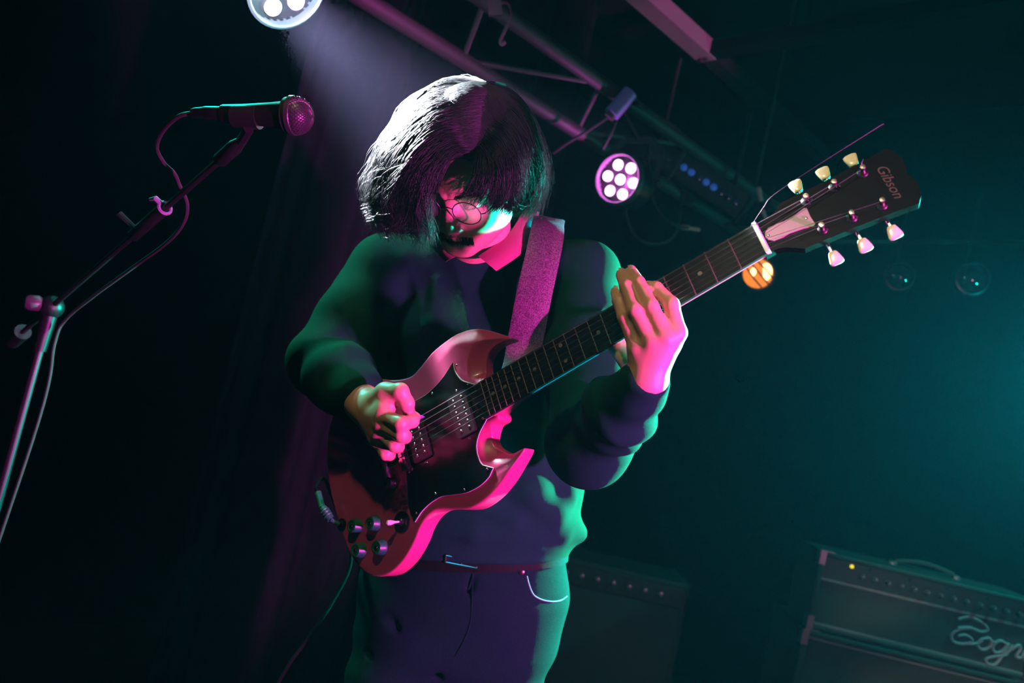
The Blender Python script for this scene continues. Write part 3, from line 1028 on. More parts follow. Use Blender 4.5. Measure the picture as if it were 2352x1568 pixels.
for k_, (pt, r_) in FR_F.items():
    if k_ != 'index':
        nail(pt[2], pt[3], r_[3], np.array([.15, .1, 1.0]))
nail(PK_TH[3], PK_TH[4], .0092, np.array([.1, .1, 1.0]))

# ---- sweater
TOR = [pix(1100, 655, 1.505), pix(1092, 790, 1.485), pix(1090, 940, 1.468), pix(1088, 1100, 1.452), pix(1082, 1190, 1.447)]
HEM = [pix(1076, 1222, 1.444), pix(1066, 1272, 1.440)]
AX_B = (HEM[1] - TOR[0]); AX_B /= np.linalg.norm(AX_B)
CUFL = WRL + (ELL_ - WRL) * 0.06
CUFR = WRR - (ELR - WRR) * 0.09


def torso_base(p):
    t = eltube(p, TOR, [.150, .180, .186, .195, .196], [.088, .108, .114, .120, .122], SIDE, FWD)
    t = smin(t, cap(p, NB + DN * .01, SHL, .050, .066), .05)
    t = smin(t, cap(p, NB + DN * .01, SHR, .050, .064), .05)
    return smin(t, eltube(p, HEM, [.184, .190], [.117, .122], SIDE, FWD), .018)


def on_front(px, py, off, f, d0=1.20, d1=1.60):
    ds = np.linspace(d0, d1, 320)
    P = np.array([pix(px, py, d) for d in ds]).astype(np.float32)
    v = f(P)
    i = np.argmax(v < off) if (v < off).any() else np.argmin(v)
    return P[i].astype(float)


# gathered cloth above the hem, pulls across the belly, chest and shoulders: pixel paths laid on the cloth
FOLDS = [([on_front(x, y, -sink, torso_base) for x, y in pts], r) for pts, r, sink in (
    (((1190, 1060), (1222, 1130), (1268, 1184), (1330, 1224)), .024, .008), (((1250, 1005), (1276, 1050), (1300, 1090)), .014, .004),
    (((1336, 1096), (1304, 1136), (1274, 1166)), .010, .004),
    (((1090, 1150), (1180, 1196), (1290, 1226)), .010, .006), (((960, 1200), (1090, 1222), (1230, 1234)), .010, .006),
    (((1010, 650), (996, 750), (1020, 850)), .012, .008), (((1165, 690), (1120, 780), (1060, 860)), .012, .008), (((930, 600), (905, 690), (900, 800)), .012, .008),
    (((1320, 640), (1298, 740), (1290, 850)), .012, .008), (((1275, 600), (1262, 700), (1255, 800)), .010, .007), (((1090, 960), (1180, 1020), (1230, 1060)), .010, .006))]


def sweater_sdf(p):
    t = torso_base(p)
    for pts, r in FOLDS:
        t = smin(t, chain(p, pts, [r * .5] + [r] * (len(pts) - 2) + [r * .6], .012), .024)
    aL = chain(p, [SHL, SHL * .5 + ELL_ * .5, ELL_, ELL_ * .45 + CUFL * .55, CUFL], (.070, .067, .062, .056, .036), .03)
    aR = chain(p, [SHR, SHR * .5 + ELR * .5, ELR, ELR * .45 + CUFR * .55, CUFR], (.066, .064, .060, .047, .033), .03)
    # sleeves wrinkle across their length
    for arm, (A, B, C) in (('L', (SHL, ELL_, CUFL)), ('R', (SHR, ELR, CUFR))):
        u1 = (B - A) / np.linalg.norm(B - A); u2 = (C - B) / np.linalg.norm(C - B)
        s1 = (p - A) @ u1.astype(np.float32); s2 = (p - B) @ u2.astype(np.float32)
        n = wob(p, 22, 3 if arm == 'L' else 5)
        wv = (0.0030 * np.sin(s2 * 95 + 4.2 * n) + .003 * wob(p, 38, 31)) * np.clip(s2 / .05, 0, 1) + (0.0030 * np.sin(s1 * 52 + 4.0 * n) + .0025 * wob(p, 30, 33)) * np.clip(s1 / .10, 0, 1) * np.clip((.30 - s1) / .08, 0, 1)
        cut = (p - C.astype(np.float32)) @ u2.astype(np.float32)
        if arm == 'L': aL = smax(aL - wv, cut, .006)
        else: aR = smax(aR - wv, cut, .006)
    d = smin(smin(t, aL, .035), aR, .030)
    # soft drape: long folds falling from the shoulders
    sx = (p @ SIDE.astype(np.float32)); sy = p[:, 1]
    n = wob(p, 9, 11)
    fold = 1 - np.abs(np.sin(sx * 26 + 9 * sy + 2.4 * n)); fold = fold * fold
    d = d - (0.0075 * fold - .003) * np.clip((0.16 - sy) / .1, 0, 1) * np.clip((sy + .20) / .1, 0, 1) - 0.0012 * wob(p, 22, 21)
    # ribbed hem, cut straight
    hz = (p - HEM[1].astype(np.float32)) @ AX_B.astype(np.float32)
    d = smax(d, hz, .006)
    # neck opening
    d = smax(d, -cap(p, NB + UPC * .035, NB + UPC * .2 + FWD * .12, .058, .09), .012)
    return d


sweater, SV = person_mesh('sweater', sweater_sdf, [SHL, SHR, ELL_, ELR, CUFL, CUFR, HEM[0], HEM[1], NB], 0.24, 0.0042, M_KNIT)
tag(sweater, 'dark knitted crew-neck sweater')
# crew-neck rib
nb_ax = (NECK_T - NB); nb_ax /= np.linalg.norm(nb_ax)
e1 = SIDE - nb_ax * (SIDE @ nb_ax); e1 /= np.linalg.norm(e1); e2 = np.cross(nb_ax, e1)
ring = [NB + nb_ax * 0.012 + e1 * .076 * math.cos(a) + e2 * .072 * math.sin(a) for a in np.linspace(0, 2 * math.pi, 40)]
MB().tube(w(np.array(ring)), 0.0105, 10).build('neck_rib', M_KNIT, sweater, off=ROOT)

# ---- jeans and shoes
def jeans_sdf(p):
    d = eltube(p, [pix(1066, 1285, 1.44), pix(1062, 1360, 1.437), pix(1050, 1440, 1.435)], [.182, .186, .178], [.110, .118, .115], SIDE, FWD)
    legs = []
    for H, K, A, s in ((HIPL, KNL, ANL, 2), (HIPR, KNR, ANR, 4)):
        e = chain(p, [H, H * .5 + K * .5, K, K * .4 + A * .6, A + UPC * .01], (.095, .086, .070, .062, .058), .03)
        u = (K - H) / np.linalg.norm(K - H)
        sv = (p - H) @ u.astype(np.float32)
        legs.append(e - .0030 * np.sin(sv * 70 + 3 * wob(p, 14, s)) * np.clip((sv + .05) / .1, 0, 1))
    d = smin(d, smin(legs[0], legs[1], .012), .035)
    # creases radiating from the crotch
    for a, b in (((1020, 1535, 1.345), (870, 1400, 1.335)), ((1030, 1525, 1.345), (1085, 1330, 1.322)), ((1010, 1545, 1.34), (850, 1500, 1.36))):
        d = smax(d, -cap(p, pix(*a), pix(*b), .006, .003), .012)
    wz = (p - pix(1066, 1292, 1.44).astype(np.float32)) @ (-AX_B).astype(np.float32)
    d = smax(d, wz - 0.03, .006)
    fz = (p @ UPC.astype(np.float32)) - np.float32(ANL @ UPC)
    d = smax(d, -(fz + 0.03), .004)
    return d - .0015 * wob(p, 40, 8)


jeans, _ = person_mesh('jeans', jeans_sdf, [HIPL, HIPR, KNL, KNR, ANL, ANR, pix(1066, 1285, 1.44)], 0.2, 0.0048, M_DENIM)
tag(jeans, 'dark blue denim jeans')
# belt, buckle, rivets, pocket seam and fly seam
bp = []
for a in np.linspace(0, 2 * math.pi, 72):
    c = pix(1068, 1254, 1.44)
    bp.append(c + SIDE * .1835 * math.cos(a) + FWD * .1115 * math.sin(a))
bp = np.array(bp)
V = []; 
for k, (o_, t_) in enumerate(((.019, 0), (.019, .004), (-.019, .004), (-.019, 0))):
    c = pix(1068, 1254, 1.44)
    V.append(bp - AX_B * o_ + (bp - c) / np.linalg.norm(bp - c, axis=1)[:, None] * t_)
n_ = len(bp); F = []
for k in range(4):
    k2 = (k + 1) % 4
    for i in range(n_ - 1):
        F.append((k * n_ + i, k * n_ + i + 1, k2 * n_ + i + 1, k2 * n_ + i))
belt = MB().add(w(np.concatenate(V)), F).build('belt', M_LEATH, PERSON, off=ROOT)
bk = [pix(1024, 1276, 1.322), pix(1023, 1291, 1.322), pix(1096, 1305, 1.322), pix(1096, 1288, 1.330)]
bkl = MB()
for i in range(4):
    bkl.tube(w(np.array([bk[i], bk[(i + 1) % 4]])), .0022, 8)
bkl.tube(w(np.array([(bk[0] + bk[3]) / 2, (bk[1] + bk[2]) / 2 ])), .0016, 8)
bkl.build('buckle', M_CHR, belt, off=ROOT)
for px, py in ((982, 1279), (1198, 1313)):
    c = on_front(px, py, 0.003, jeans_sdf)
    MB().lathe([(.0001, -.004), (.005, -.004), (.005, .001), (.003, .0025), (.0001, .0028)], w(c) - ROOT, C2W @ FWD, 14).build('rivet', mat('copper_rivet', (0.55, 0.32, 0.22), .35, 1.0), jeans)
seam = [on_front(px, py, 0.0005, jeans_sdf) for px, py in ((1210, 1322), (1216, 1345), (1226, 1366), (1245, 1377), (1268, 1381), (1288, 1378), (1302, 1369))]
MB().tube(w(spline(seam, 5)), .0016, 6).build('pocket_seam', mat('seam_thread', (0.10, 0.13, 0.16), .8), jeans, off=ROOT)
seam = [on_front(px, py, 0.0005, jeans_sdf) for px, py in ((1086, 1318), (1084, 1380), (1080, 1430), (1066, 1470), (1046, 1505))]
MB().tube(w(spline(seam, 5)), .0016, 6).build('fly_seam', M_DENIM, jeans, off=ROOT)
for A in (ANL, ANR):
    def shoe(p, A=A):
        d = cap(p, A + DN * .030 - ROT_TOE * .03, A + DN * .045 + ROT_TOE * .16, .042, .036)
        d = smin(d, cap(p, A, A + DN * .03 + ROT_TOE * .03, .042, .042), .03)
        z = p @ UPC.astype(np.float32) - np.float32(A @ UPC)
        return smax(d, -(z + .084), .004)
    o, _ = person_mesh('shoe', shoe, [A, A + DN * .08 + ROT_TOE * .17, A - ROT_TOE * .03], .06, .005, mat('black_shoe', (.015, .015, .015), .5))

# ---- shirt collar: two folded leaves over the neckline
def leaf(name, inner, outer, nrm=(0, 0, 1)):
    I = spline([pix(*q) for q in inner], 6); O = spline([pix(*q) for q in outer], 6)
    n = len(I); m = 6
    V = []
    for s in (0, 1):
        for j in range(m):
            t = j / (m - 1)
            c = I * (1 - t) + O * t + np.array([0, 0, 1]) * (0.010 * math.sin(t * math.pi * .8)) - np.array([0, 0, .0022]) * s
            V.append(c)
    V = np.concatenate(V); F = []
    for s in (0, 1):
        for j in range(m - 1):
            for i in range(n - 1):
                a = (s * m + j) * n + i
                q = (a, a + 1, a + n + 1, a + n)
                F.append(q if s else q[::-1])
    loop = [i for i in range(n)] + [j * n + n - 1 for j in range(1, m)] + [(m - 1) * n + i for i in range(n - 2, -1, -1)] + [j * n for j in range(m - 2, 0, -1)]
    for i in range(len(loop)):
        a, b = loop[i], loop[(i + 1) % len(loop)]
        F.append((a, b, b + m * n, a + m * n))
    return MB().add(w(V), F).build(name, M_SHIRT, PERSON, off=ROOT, sharp=50)


tag(leaf('shirt_collar', [(1222, 474, 1.47), (1206, 478, 1.445), (1190, 505, 1.415), (1160, 545, 1.385), (1098, 588, 1.350)],
         [(1238, 490, 1.48), (1233, 508, 1.45), (1222, 545, 1.415), (1195, 585, 1.375), (1140, 623, 1.340)]), 'pink shirt collar leaf lying over the sweater')
tag(leaf('shirt_collar', [(985, 500, 1.44), (1000, 535, 1.40), (1015, 560, 1.375), (1050, 588, 1.350)],
         [(975, 525, 1.45), (990, 560, 1.405), (1008, 585, 1.375), (1024, 602, 1.352)]), 'pink shirt collar leaf half hidden by the chin')

# ---- hair
CR = hc((0, 0.036, -0.092))
GL = np.array([   # falls to his right (picture left), front to back
    [pix(1092, 345, 1.190), pix(1042, 350, 1.165), pix(1003, 395, 1.155), pix(982, 455, 1.158), pix(978, 510, 1.170), pix(985, 560, 1.190)],
    [pix(1098, 300, 1.205), pix(1020, 300, 1.165), pix(950, 350, 1.150), pix(915, 430, 1.165), pix(915, 500, 1.185), pix(955, 552, 1.215)],
    [pix(1104, 250, 1.230), pix(1010, 240, 1.200), pix(920, 310, 1.200), pix(868, 400, 1.220), pix(858, 475, 1.240), pix(888, 535, 1.260)],
    [pix(1108, 210, 1.270), pix(1010, 195, 1.270), pix(912, 270, 1.280), pix(862, 370, 1.300), pix(845, 450, 1.320), pix(868, 525, 1.330)],
    [pix(1110, 195, 1.320), pix(1030, 185, 1.370), pix(940, 260, 1.400), pix(885, 370, 1.410), pix(870, 450, 1.410), pix(885, 530, 1.410)],
    [pix(1112, 195, 1.340), pix(1080, 190, 1.420), pix(1020, 260, 1.465), pix(970, 370, 1.475), pix(945, 450, 1.470), pix(950, 530, 1.460)],
])
GR = np.array([   # falls to his left (picture right), front to back
    [pix(1094, 345, 1.188), pix(1100, 362, 1.172), pix(1096, 395, 1.162), pix(1082, 425, 1.158), pix(1066, 448, 1.160), pix(1048, 466, 1.166)],
    [pix(1100, 320, 1.192), pix(1128, 350, 1.166), pix(1140, 395, 1.158), pix(1138, 430, 1.164), pix(1124, 460, 1.172), pix(1106, 478, 1.182)],
    [pix(1104, 280, 1.212), pix(1155, 305, 1.178), pix(1188, 360, 1.170), pix(1196, 415, 1.182), pix(1186, 460, 1.200), pix(1166, 494, 1.225)],
    [pix(1108, 230, 1.255), pix(1172, 245, 1.235), pix(1218, 310, 1.230), pix(1240, 380, 1.245), pix(1236, 440, 1.265), pix(1218, 495, 1.290)],
    [pix(1110, 200, 1.310), pix(1180, 215, 1.330), pix(1228, 285, 1.345), pix(1254, 365, 1.355), pix(1256, 425, 1.360), pix(1236, 490, 1.365)],
    [pix(1112, 195, 1.340), pix(1150, 200, 1.420), pix(1180, 270, 1.455), pix(1205, 360, 1.460), pix(1212, 430, 1.455), pix(1205, 500, 1.445)],
    [pix(1112, 195, 1.345), pix(1112, 200, 1.430), pix(1105, 270, 1.475), pix(1095, 360, 1.490), pix(1085, 440, 1.485), pix(1080, 520, 1.475)],
])


def hair_cap(p):
    d = None
    for G_ in (GL, GR):
        for i in range(len(G_)):
            for m_ in ((0, .5) if i < len(G_) - 1 else (0,)):
                g = G_[i] * (1 - m_) + (G_[i + 1] * m_ if m_ else 0)
                sh = np.array([.90, .90, .90, .90, .90, .90])[:, None]
                g = CR + (g - CR) * np.array([.84, .80, .80, .82, .84, .86])[:, None]
                front = (G_ is GR and i < 2) or (G_ is GL and i < 1)
                r = .003 if front else .013
                e = chain(p, g[:(5 if not front else 4)], [r, r * 1.1, r * 1.1, r, r * .7, r * .4], .012)
                d = e if d is None else smin(d, e, .016)
    q = ((p - H_O) @ H_R).astype(np.float32)
    sc = ell(q, (0, 0.036, -0.092), (0.0805, 0.0975, 0.1035))
    sc = smax(sc, (-.6 * q[:, 1] + .8 * q[:, 2]) + .052, .004)
    return smin(d, sc, .012)


def strands():
    allV = []; N = 18
    tt = np.linspace(0, 1, N)
    for G_, cnt, seed in ((GL, 8600, 1), (GR, 7000, 2)):
        left = G_ is GL
        r = np.random.default_rng(seed)
        n = len(G_)
        ncl = 420
        cs = r.uniform(0, n - 1, ncl); cu = r.uniform(0, 1, ncl) ** 1.3; cph = r.uniform(0, 6.28, (ncl, 3)); ca = r.uniform(.25, 1, ncl)
        clen = r.uniform(.74 if left else .82, 1.05, ncl)
        ci = r.integers(0, ncl, cnt)
        s = np.clip(cs[ci] + r.normal(0, .07, cnt), 0, n - 1.001)
        thin = (not left) & (s < 1.25)
        u = np.clip(cu[ci] + r.normal(0, .10, cnt), 0, 1)
        i0 = s.astype(int); f = (s - i0)[:, None, None]
        f = f * f * (3 - 2 * f) * .35 + f * .65
        g = G_[i0] * (1 - f) + G_[i0 + 1] * f
        # stagger the roots along the parting so the crown is covered
        ln = clen[ci] * r.uniform(.93, 1.05, cnt)
        T = np.clip(tt[None] * ln[:, None], 0, 1.05) * 5
        k = np.clip(T.astype(int), 0, 4); x = (T - k)[..., None]
        pad = np.concatenate([2 * g[:, :1] - g[:, 1:2], g, 2 * g[:, -1:] - g[:, -2:-1]], 1)
        ar = np.arange(cnt)[:, None]
        p0, p1, p2, p3 = pad[ar, k], pad[ar, k + 1], pad[ar, k + 2], pad[ar, k + 3]
        P = 0.5 * (2 * p1 + (p2 - p0) * x + (2 * p0 - 5 * p1 + 4 * p2 - p3) * x ** 2 + (3 * p1 - p0 - 3 * p2 + p3) * x ** 3)
        shr = 1.012 - .135 * u[:, None, None] * (.35 + .65 * np.minimum(1, tt * 2.5))[None, :, None]
        P = CR + (P - CR) * shr
        wv = (.12 + .88 * tt ** 1.3)[None, :, None]
        amp = (.0125 if left else .0070) * ca[ci][:, None, None]
        cl = np.sin(tt[None, :, None] * (4 + 6 * ca[ci][:, None, None]) + cph[ci][:, None, :]) * amp
        ind = np.sin(tt[None, :, None] * r.uniform(5, 13, (cnt, 1, 1)) + r.uniform(0, 6.28, (cnt, 1, 3))) * (.0034 if left else .0024)
        fly = (r.random(cnt) < (.06 if left else .03))[:, None, None] * np.sin(tt[None, :, None] * r.uniform(3, 11, (cnt, 1, 1)) + r.uniform(0, 6.28, (cnt, 1, 3))) * .013
        fly = fly + (r.random(cnt) < (.020 if left else .008))[:, None, None] * np.sin(tt[None, :, None] * r.uniform(7, 14, (cnt, 1, 1)) + r.uniform(0, 6.28, (cnt, 1, 3))) * .017
        flick = (r.random(ncl)[ci] < (.30 if left else .12))[:, None, None] * (np.maximum(0, tt - .7) ** 1.5)[None, :, None] * r.uniform(.02, .14, ncl)[ci][:, None, None] * np.array([-1.0 if left else .5, .25, 0])
        fly = fly + flick
        P = P + (cl + ind + fly) * wv + r.normal(0, .0016, (cnt, 1, 3))
        q_ = (P - H_O) @ H_R                                # keep every strand outside the skull
        v_ = (q_ - np.array([0, .036, -.092])) / np.array([.085, .102, .108])
        kk = np.linalg.norm(v_, axis=2)[..., None]
        q_ = np.array([0, .036, -.092]) + (q_ - np.array([0, .036, -.092])) * np.maximum(1, (1 + .02 * r.random((cnt, 1, 1))) / kk)
        P = q_ @ H_R.T + H_O
        keep = r.random(cnt) > np.where(thin, .80, 0)
        allV.append(P[keep])
    P = np.concatenate(allV)
    cnt = len(P)
    t = np.gradient(P, axis=1); t /= np.linalg.norm(t, axis=2)[..., None] + 1e-9
    a = np.cross(t, np.array([0.3, 0.1, 1.0])); a /= np.linalg.norm(a, axis=2)[..., None] + 1e-9
    b = np.cross(t, a)
    rad = (0.00040 * (1 - .75 * tt ** 3))[None, :, None]
    V = np.stack([P + rad * (math.cos(q_) * a + math.sin(q_) * b) for q_ in (0, 2.0944, 4.18879)], 2).reshape(-1, 3)
    base = (np.arange(cnt)[:, None, None] * N + np.arange(N - 1)[None, :, None]) * 3
    k = np.arange(3)[None, None]
    k2 = (k + 1) % 3
    Q = np.stack([base + k, base + k2, base + 3 + k2, base + 3 + k], -1).reshape(-1, 4)
    return V, Q


_P = np.concatenate([GL.reshape(-1, 3), GR.reshape(-1, 3)])
cV, cQ = sdf_mesh(hair_cap, _P.min(0) - .03, _P.max(0) + .03, .005, 1.6)
sV, sQ = strands()
hair = link('hair', np_mesh('hair', w(np.concatenate([cV, sV])) - ROOT, np.concatenate([cQ, sQ + len(cV)])), M_HAIR, PERSON)
tag(hair, 'chin-length dark brown hair hanging forward over the face')

# ---- brows and moustache as short hairs
def tuft(name, fn, cnt, L, seed, rad=.00045, N=5):
    r = np.random.default_rng(seed)
    P = []
    for _ in range(cnt):
        o, d = fn(r)
        d = d / np.linalg.norm(d)
        l = L * r.uniform(.6, 1.1)
        bend = np.array([0, -1, 0]) * .35
        P.append([hc(o + d * l * t + bend * l * t * t) for t in np.linspace(0, 1, N)])
    P = np.array(P); tt = np.linspace(0, 1, N)
    t = np.gradient(P, axis=1); t /= np.linalg.norm(t, axis=2)[..., None]
    a = np.cross(t, np.array([.3, .1, 1.])); a /= np.linalg.norm(a, axis=2)[..., None]; b = np.cross(t, a)
    rd = (rad * (1 - .7 * tt))[None, :, None]
    V = np.stack([P + rd * (math.cos(q_) * a + math.sin(q_) * b) for q_ in (0, 2.0944, 4.18879)], 2).reshape(-1, 3)
    base = (np.arange(cnt)[:, None, None] * N + np.arange(N - 1)[None, :, None]) * 3
    k = np.arange(3)[None, None]; k2 = (k + 1) % 3
    Q = np.stack([base + k, base + k2, base + 3 + k2, base + 3 + k], -1).reshape(-1, 4)
    return link(name, np_mesh(name, w(V) - ROOT, Q), M_HAIR, PERSON)


def surf_z(x, y, z1=.05, z0=-.08):
    zs = np.linspace(z1, z0, 160)
    P = hc(np.stack([np.full(160, x), np.full(160, y), zs], 1)).astype(np.float32)
    v = head_sdf(P)
    return zs[np.argmax(v < 0)]


_mz = {}
def msf(x, y):
    k = (round(x * 400), round(y * 400))
    if k not in _mz: _mz[k] = surf_z(k[0] / 400, k[1] / 400)
    return _mz[k]


def fm(r):
    x = r.uniform(-.029, .029); y = -.059 - .009 * r.random() - abs(x) * .22
    return np.array([x, y, msf(x, y) - .001]), np.array([x * 12 + r.normal(0, .2), -1.0, .55])


def fb(s):
    def g(r):
        t = r.random(); x = s * (.010 + .036 * t); y = .013 + .006 * math.sin(t * 2.6) + r.normal(0, .0015)
        return np.array([x, y, msf(x, y) - .001]), np.array([s * 1.0, .35 - .5 * t, .5])
    return g


tuft('moustache', fm, 1500, .0085, 5)
tuft('eyebrow', fb(1), 260, .008, 6)
tuft('eyebrow', fb(-1), 260, .008, 7)

# ---- round wire eyeglasses
M_WIRE = mat('black_wire', (.01, .01, .012), .35, .6)
M_LENS = mat('clear_lens', (1, 1, 1), .02, alpha=.06, spec=.4)
_gl = w(hc((0, -.004, .016)))
GLS = empty('eyeglasses', 'round black wire eyeglasses worn by the guitarist', 'eyeglasses', _gl)
for s in (-1, 1):
    c = np.array([s * .0335, -.007, .0165]); n = np.array([s * .10, -.10, 1.0]); n /= np.linalg.norm(n)
    u = np.cross((0, 1, 0), n); u /= np.linalg.norm(u); v = np.cross(n, u)
    pts = [hc(c + .0232 * (math.cos(a) * u + .93 * math.sin(a) * v)) for a in np.linspace(0, 2 * math.pi, 41)]
    rim = MB().tube(w(np.array(pts)), .00085, 8).build('rim', M_WIRE, GLS, off=_gl)
    lp = np.array(pts[:-1])
    MB().add(np.concatenate([w(lp), w(lp - .0012 * (H_R @ n))]), [tuple(range(40)), tuple(range(79, 39, -1))] + [(i, 40 + i, 40 + (i + 1) % 40, (i + 1) % 40) for i in range(40)]).build('lens', M_LENS, GLS, smooth=False, off=_gl)
    h0 = c + .0232 * u * s + np.array([0, .002, -.001])
    MB().tube(w(hc(spline([h0, h0 + np.array([s * .006, .002, -.001]), h0 + np.array([s * .010, .003, -.010]), np.array([s * .074, -.002, -.060]), np.array([s * .078, .000, -.095]), np.array([s * .078, -.016, -.112])], 5))), .0009, 8).build('temple', M_WIRE, GLS, off=_gl)
    MB().ball(w(hc(h0 + np.array([s * .008, .002, -.002]))), .0016, 8, 5).build('hinge', M_CHR, GLS, off=_gl)
    MB().ball(w(hc((s * .010, -.012, .010))), (.003, .004, .002), 8, 6).build('nose_pad', M_LENS, GLS, off=_gl)
MB().tube(w(hc(spline([(-.0105, -.003, .0175), (-.005, .0005, .020), (.005, .0005, .020), (.0105, -.003, .0175)], 5))), .0009, 8).build('bridge', M_WIRE, GLS, off=_gl)

# ---- plectrum
pk = zh(1035, 785, .016)
_pw = w(pk)
_t = [(0, -.012), (.004, -.006), (.0095, .004), (.0085, .009), (0, .0115), (-.0085, .009), (-.0095, .004), (-.004, -.006)]
_pa = C2W @ G_R
pm_ = MB().prism(_t, -.0004, .0004, lambda v: np.stack([v[:, 1] * -.9, v[:, 2], -v[:, 0]], 1) @ _pa.T)
po = pm_.build('guitar_pick', mat('purple_celluloid', (.35, .2, .5), .3), None, smooth=False)
po.location = _pw
tag(po, 'small purple guitar pick pinched between thumb and finger', 'pick')

# ---- strap on the guitar (a part of it)
def ribbon(name, pts, wd, th, m, width=.060):
    """pts in camera axes, wd: width directions"""
    P = spline(pts, 8); W_ = spline(wd, 8)
    t = np.gradient(P, axis=0); t /= np.linalg.norm(t, axis=1)[:, None]
    W_ = W_ - t * np.sum(W_ * t, 1)[:, None]; W_ /= np.linalg.norm(W_, axis=1)[:, None]
    N_ = np.cross(t, W_)
    V = []
    for a, b in ((-1, 0), (-.92, 1), (-.85, .8), (.85, .8), (.92, 1), (1, 0), (0.9, -1), (-0.9, -1)):
        V.append(P + W_ * a * width / 2 + N_ * b * th / 2)
    n = len(P); k = len(V); F = []
    for j in range(k):
        j2 = (j + 1) % k
        for i in range(n - 1):
            F.append((j * n + i, j * n + i + 1, j2 * n + i + 1, j2 * n + i))
    F += [tuple(j * n for j in range(k))[::-1], tuple(j * n + n - 1 for j in range(k))]
    return MB().add(w2g(w(np.concatenate(V))), F).build(name, m, GUITAR, sharp=50)


def strap_mat():
    m = mat('woven_strap', (.42, .10, .30), .55, spec=.4)
    nt = m.node_tree; b = nt.nodes['Principled BSDF']
    tc = nt.nodes.new('ShaderNodeTexCoord')
    v = nt.nodes.new('ShaderNodeTexVoronoi'); v.inputs['Scale'].default_value = 900
    nt.links.new(tc.outputs['Object'], v.inputs['Vector'])
    sep = nt.nodes.new('ShaderNodeSeparateColor'); nt.links.new(v.outputs['Color'], sep.inputs[0])
    cr = nt.nodes.new('ShaderNodeValToRGB')
    cr.color_ramp.elements[0].position = .35; cr.color_ramp.elements[0].color = (.07, .022, .055, 1)
    cr.color_ramp.elements[1].position = .95; cr.color_ramp.elements[1].color = (.24, .08, .19, 1)
    nt.links.new(sep.outputs[0], cr.inputs[0]); nt.links.new(cr.outputs[0], b.inputs['Base Color'])
    gt = nt.nodes.new('ShaderNodeMath'); gt.operation = 'GREATER_THAN'; gt.inputs[1].default_value = .88
    nt.links.new(sep.outputs[1], gt.inputs[0]); nt.links.new(gt.outputs[0], b.inputs['Metallic'])
    bp_ = nt.nodes.new('ShaderNodeBump'); bp_.inputs['Strength'].default_value = .7; bp_.inputs['Distance'].default_value = .002
    nt.links.new(sep.outputs[2], bp_.inputs['Height']); nt.links.new(bp_.outputs['Normal'], b.inputs['Normal'])
    return m


_wd = lambda x, y, z: np.array([x, y, z], float)
strap = ribbon('strap', [gc((.452, -.012, ZB - .012)), pix(1192, 850, 1.305), pix(1205, 790, 1.335), pix(1226, 680, 1.345), pix(1246, 590, 1.360), pix(1257, 535, 1.395), pix(1260, 508, 1.450), pix(1258, 520, 1.530), pix(1225, 700, 1.620),
                         pix(1080, 950, 1.625), pix(900, 1090, 1.58), pix(790, 1130, 1.46), gc((.832, 0, -.034))],
               [_wd(.9, .1, .1), _wd(1, .12, .05), _wd(1, .16, 0), _wd(1, .16, 0), _wd(1, .10, 0), _wd(1, -.25, 0), _wd(1, -.4, .1), _wd(1, -.1, .1), _wd(.9, -.4, .0), _wd(.6, -.8, 0), _wd(.4, -.9, 0), _wd(.2, -.9, 0), _wd(.1, -.9, .2)], .0032, strap_mat())
tag(strap, 'glittering pink woven guitar strap')
# ------------------------------------------------------------------ stage lamps
M_BMET = MATS['black_metal']
M_CABLE = mat('cable_rubber', (.003, .003, .0035), .8, spec=.05)


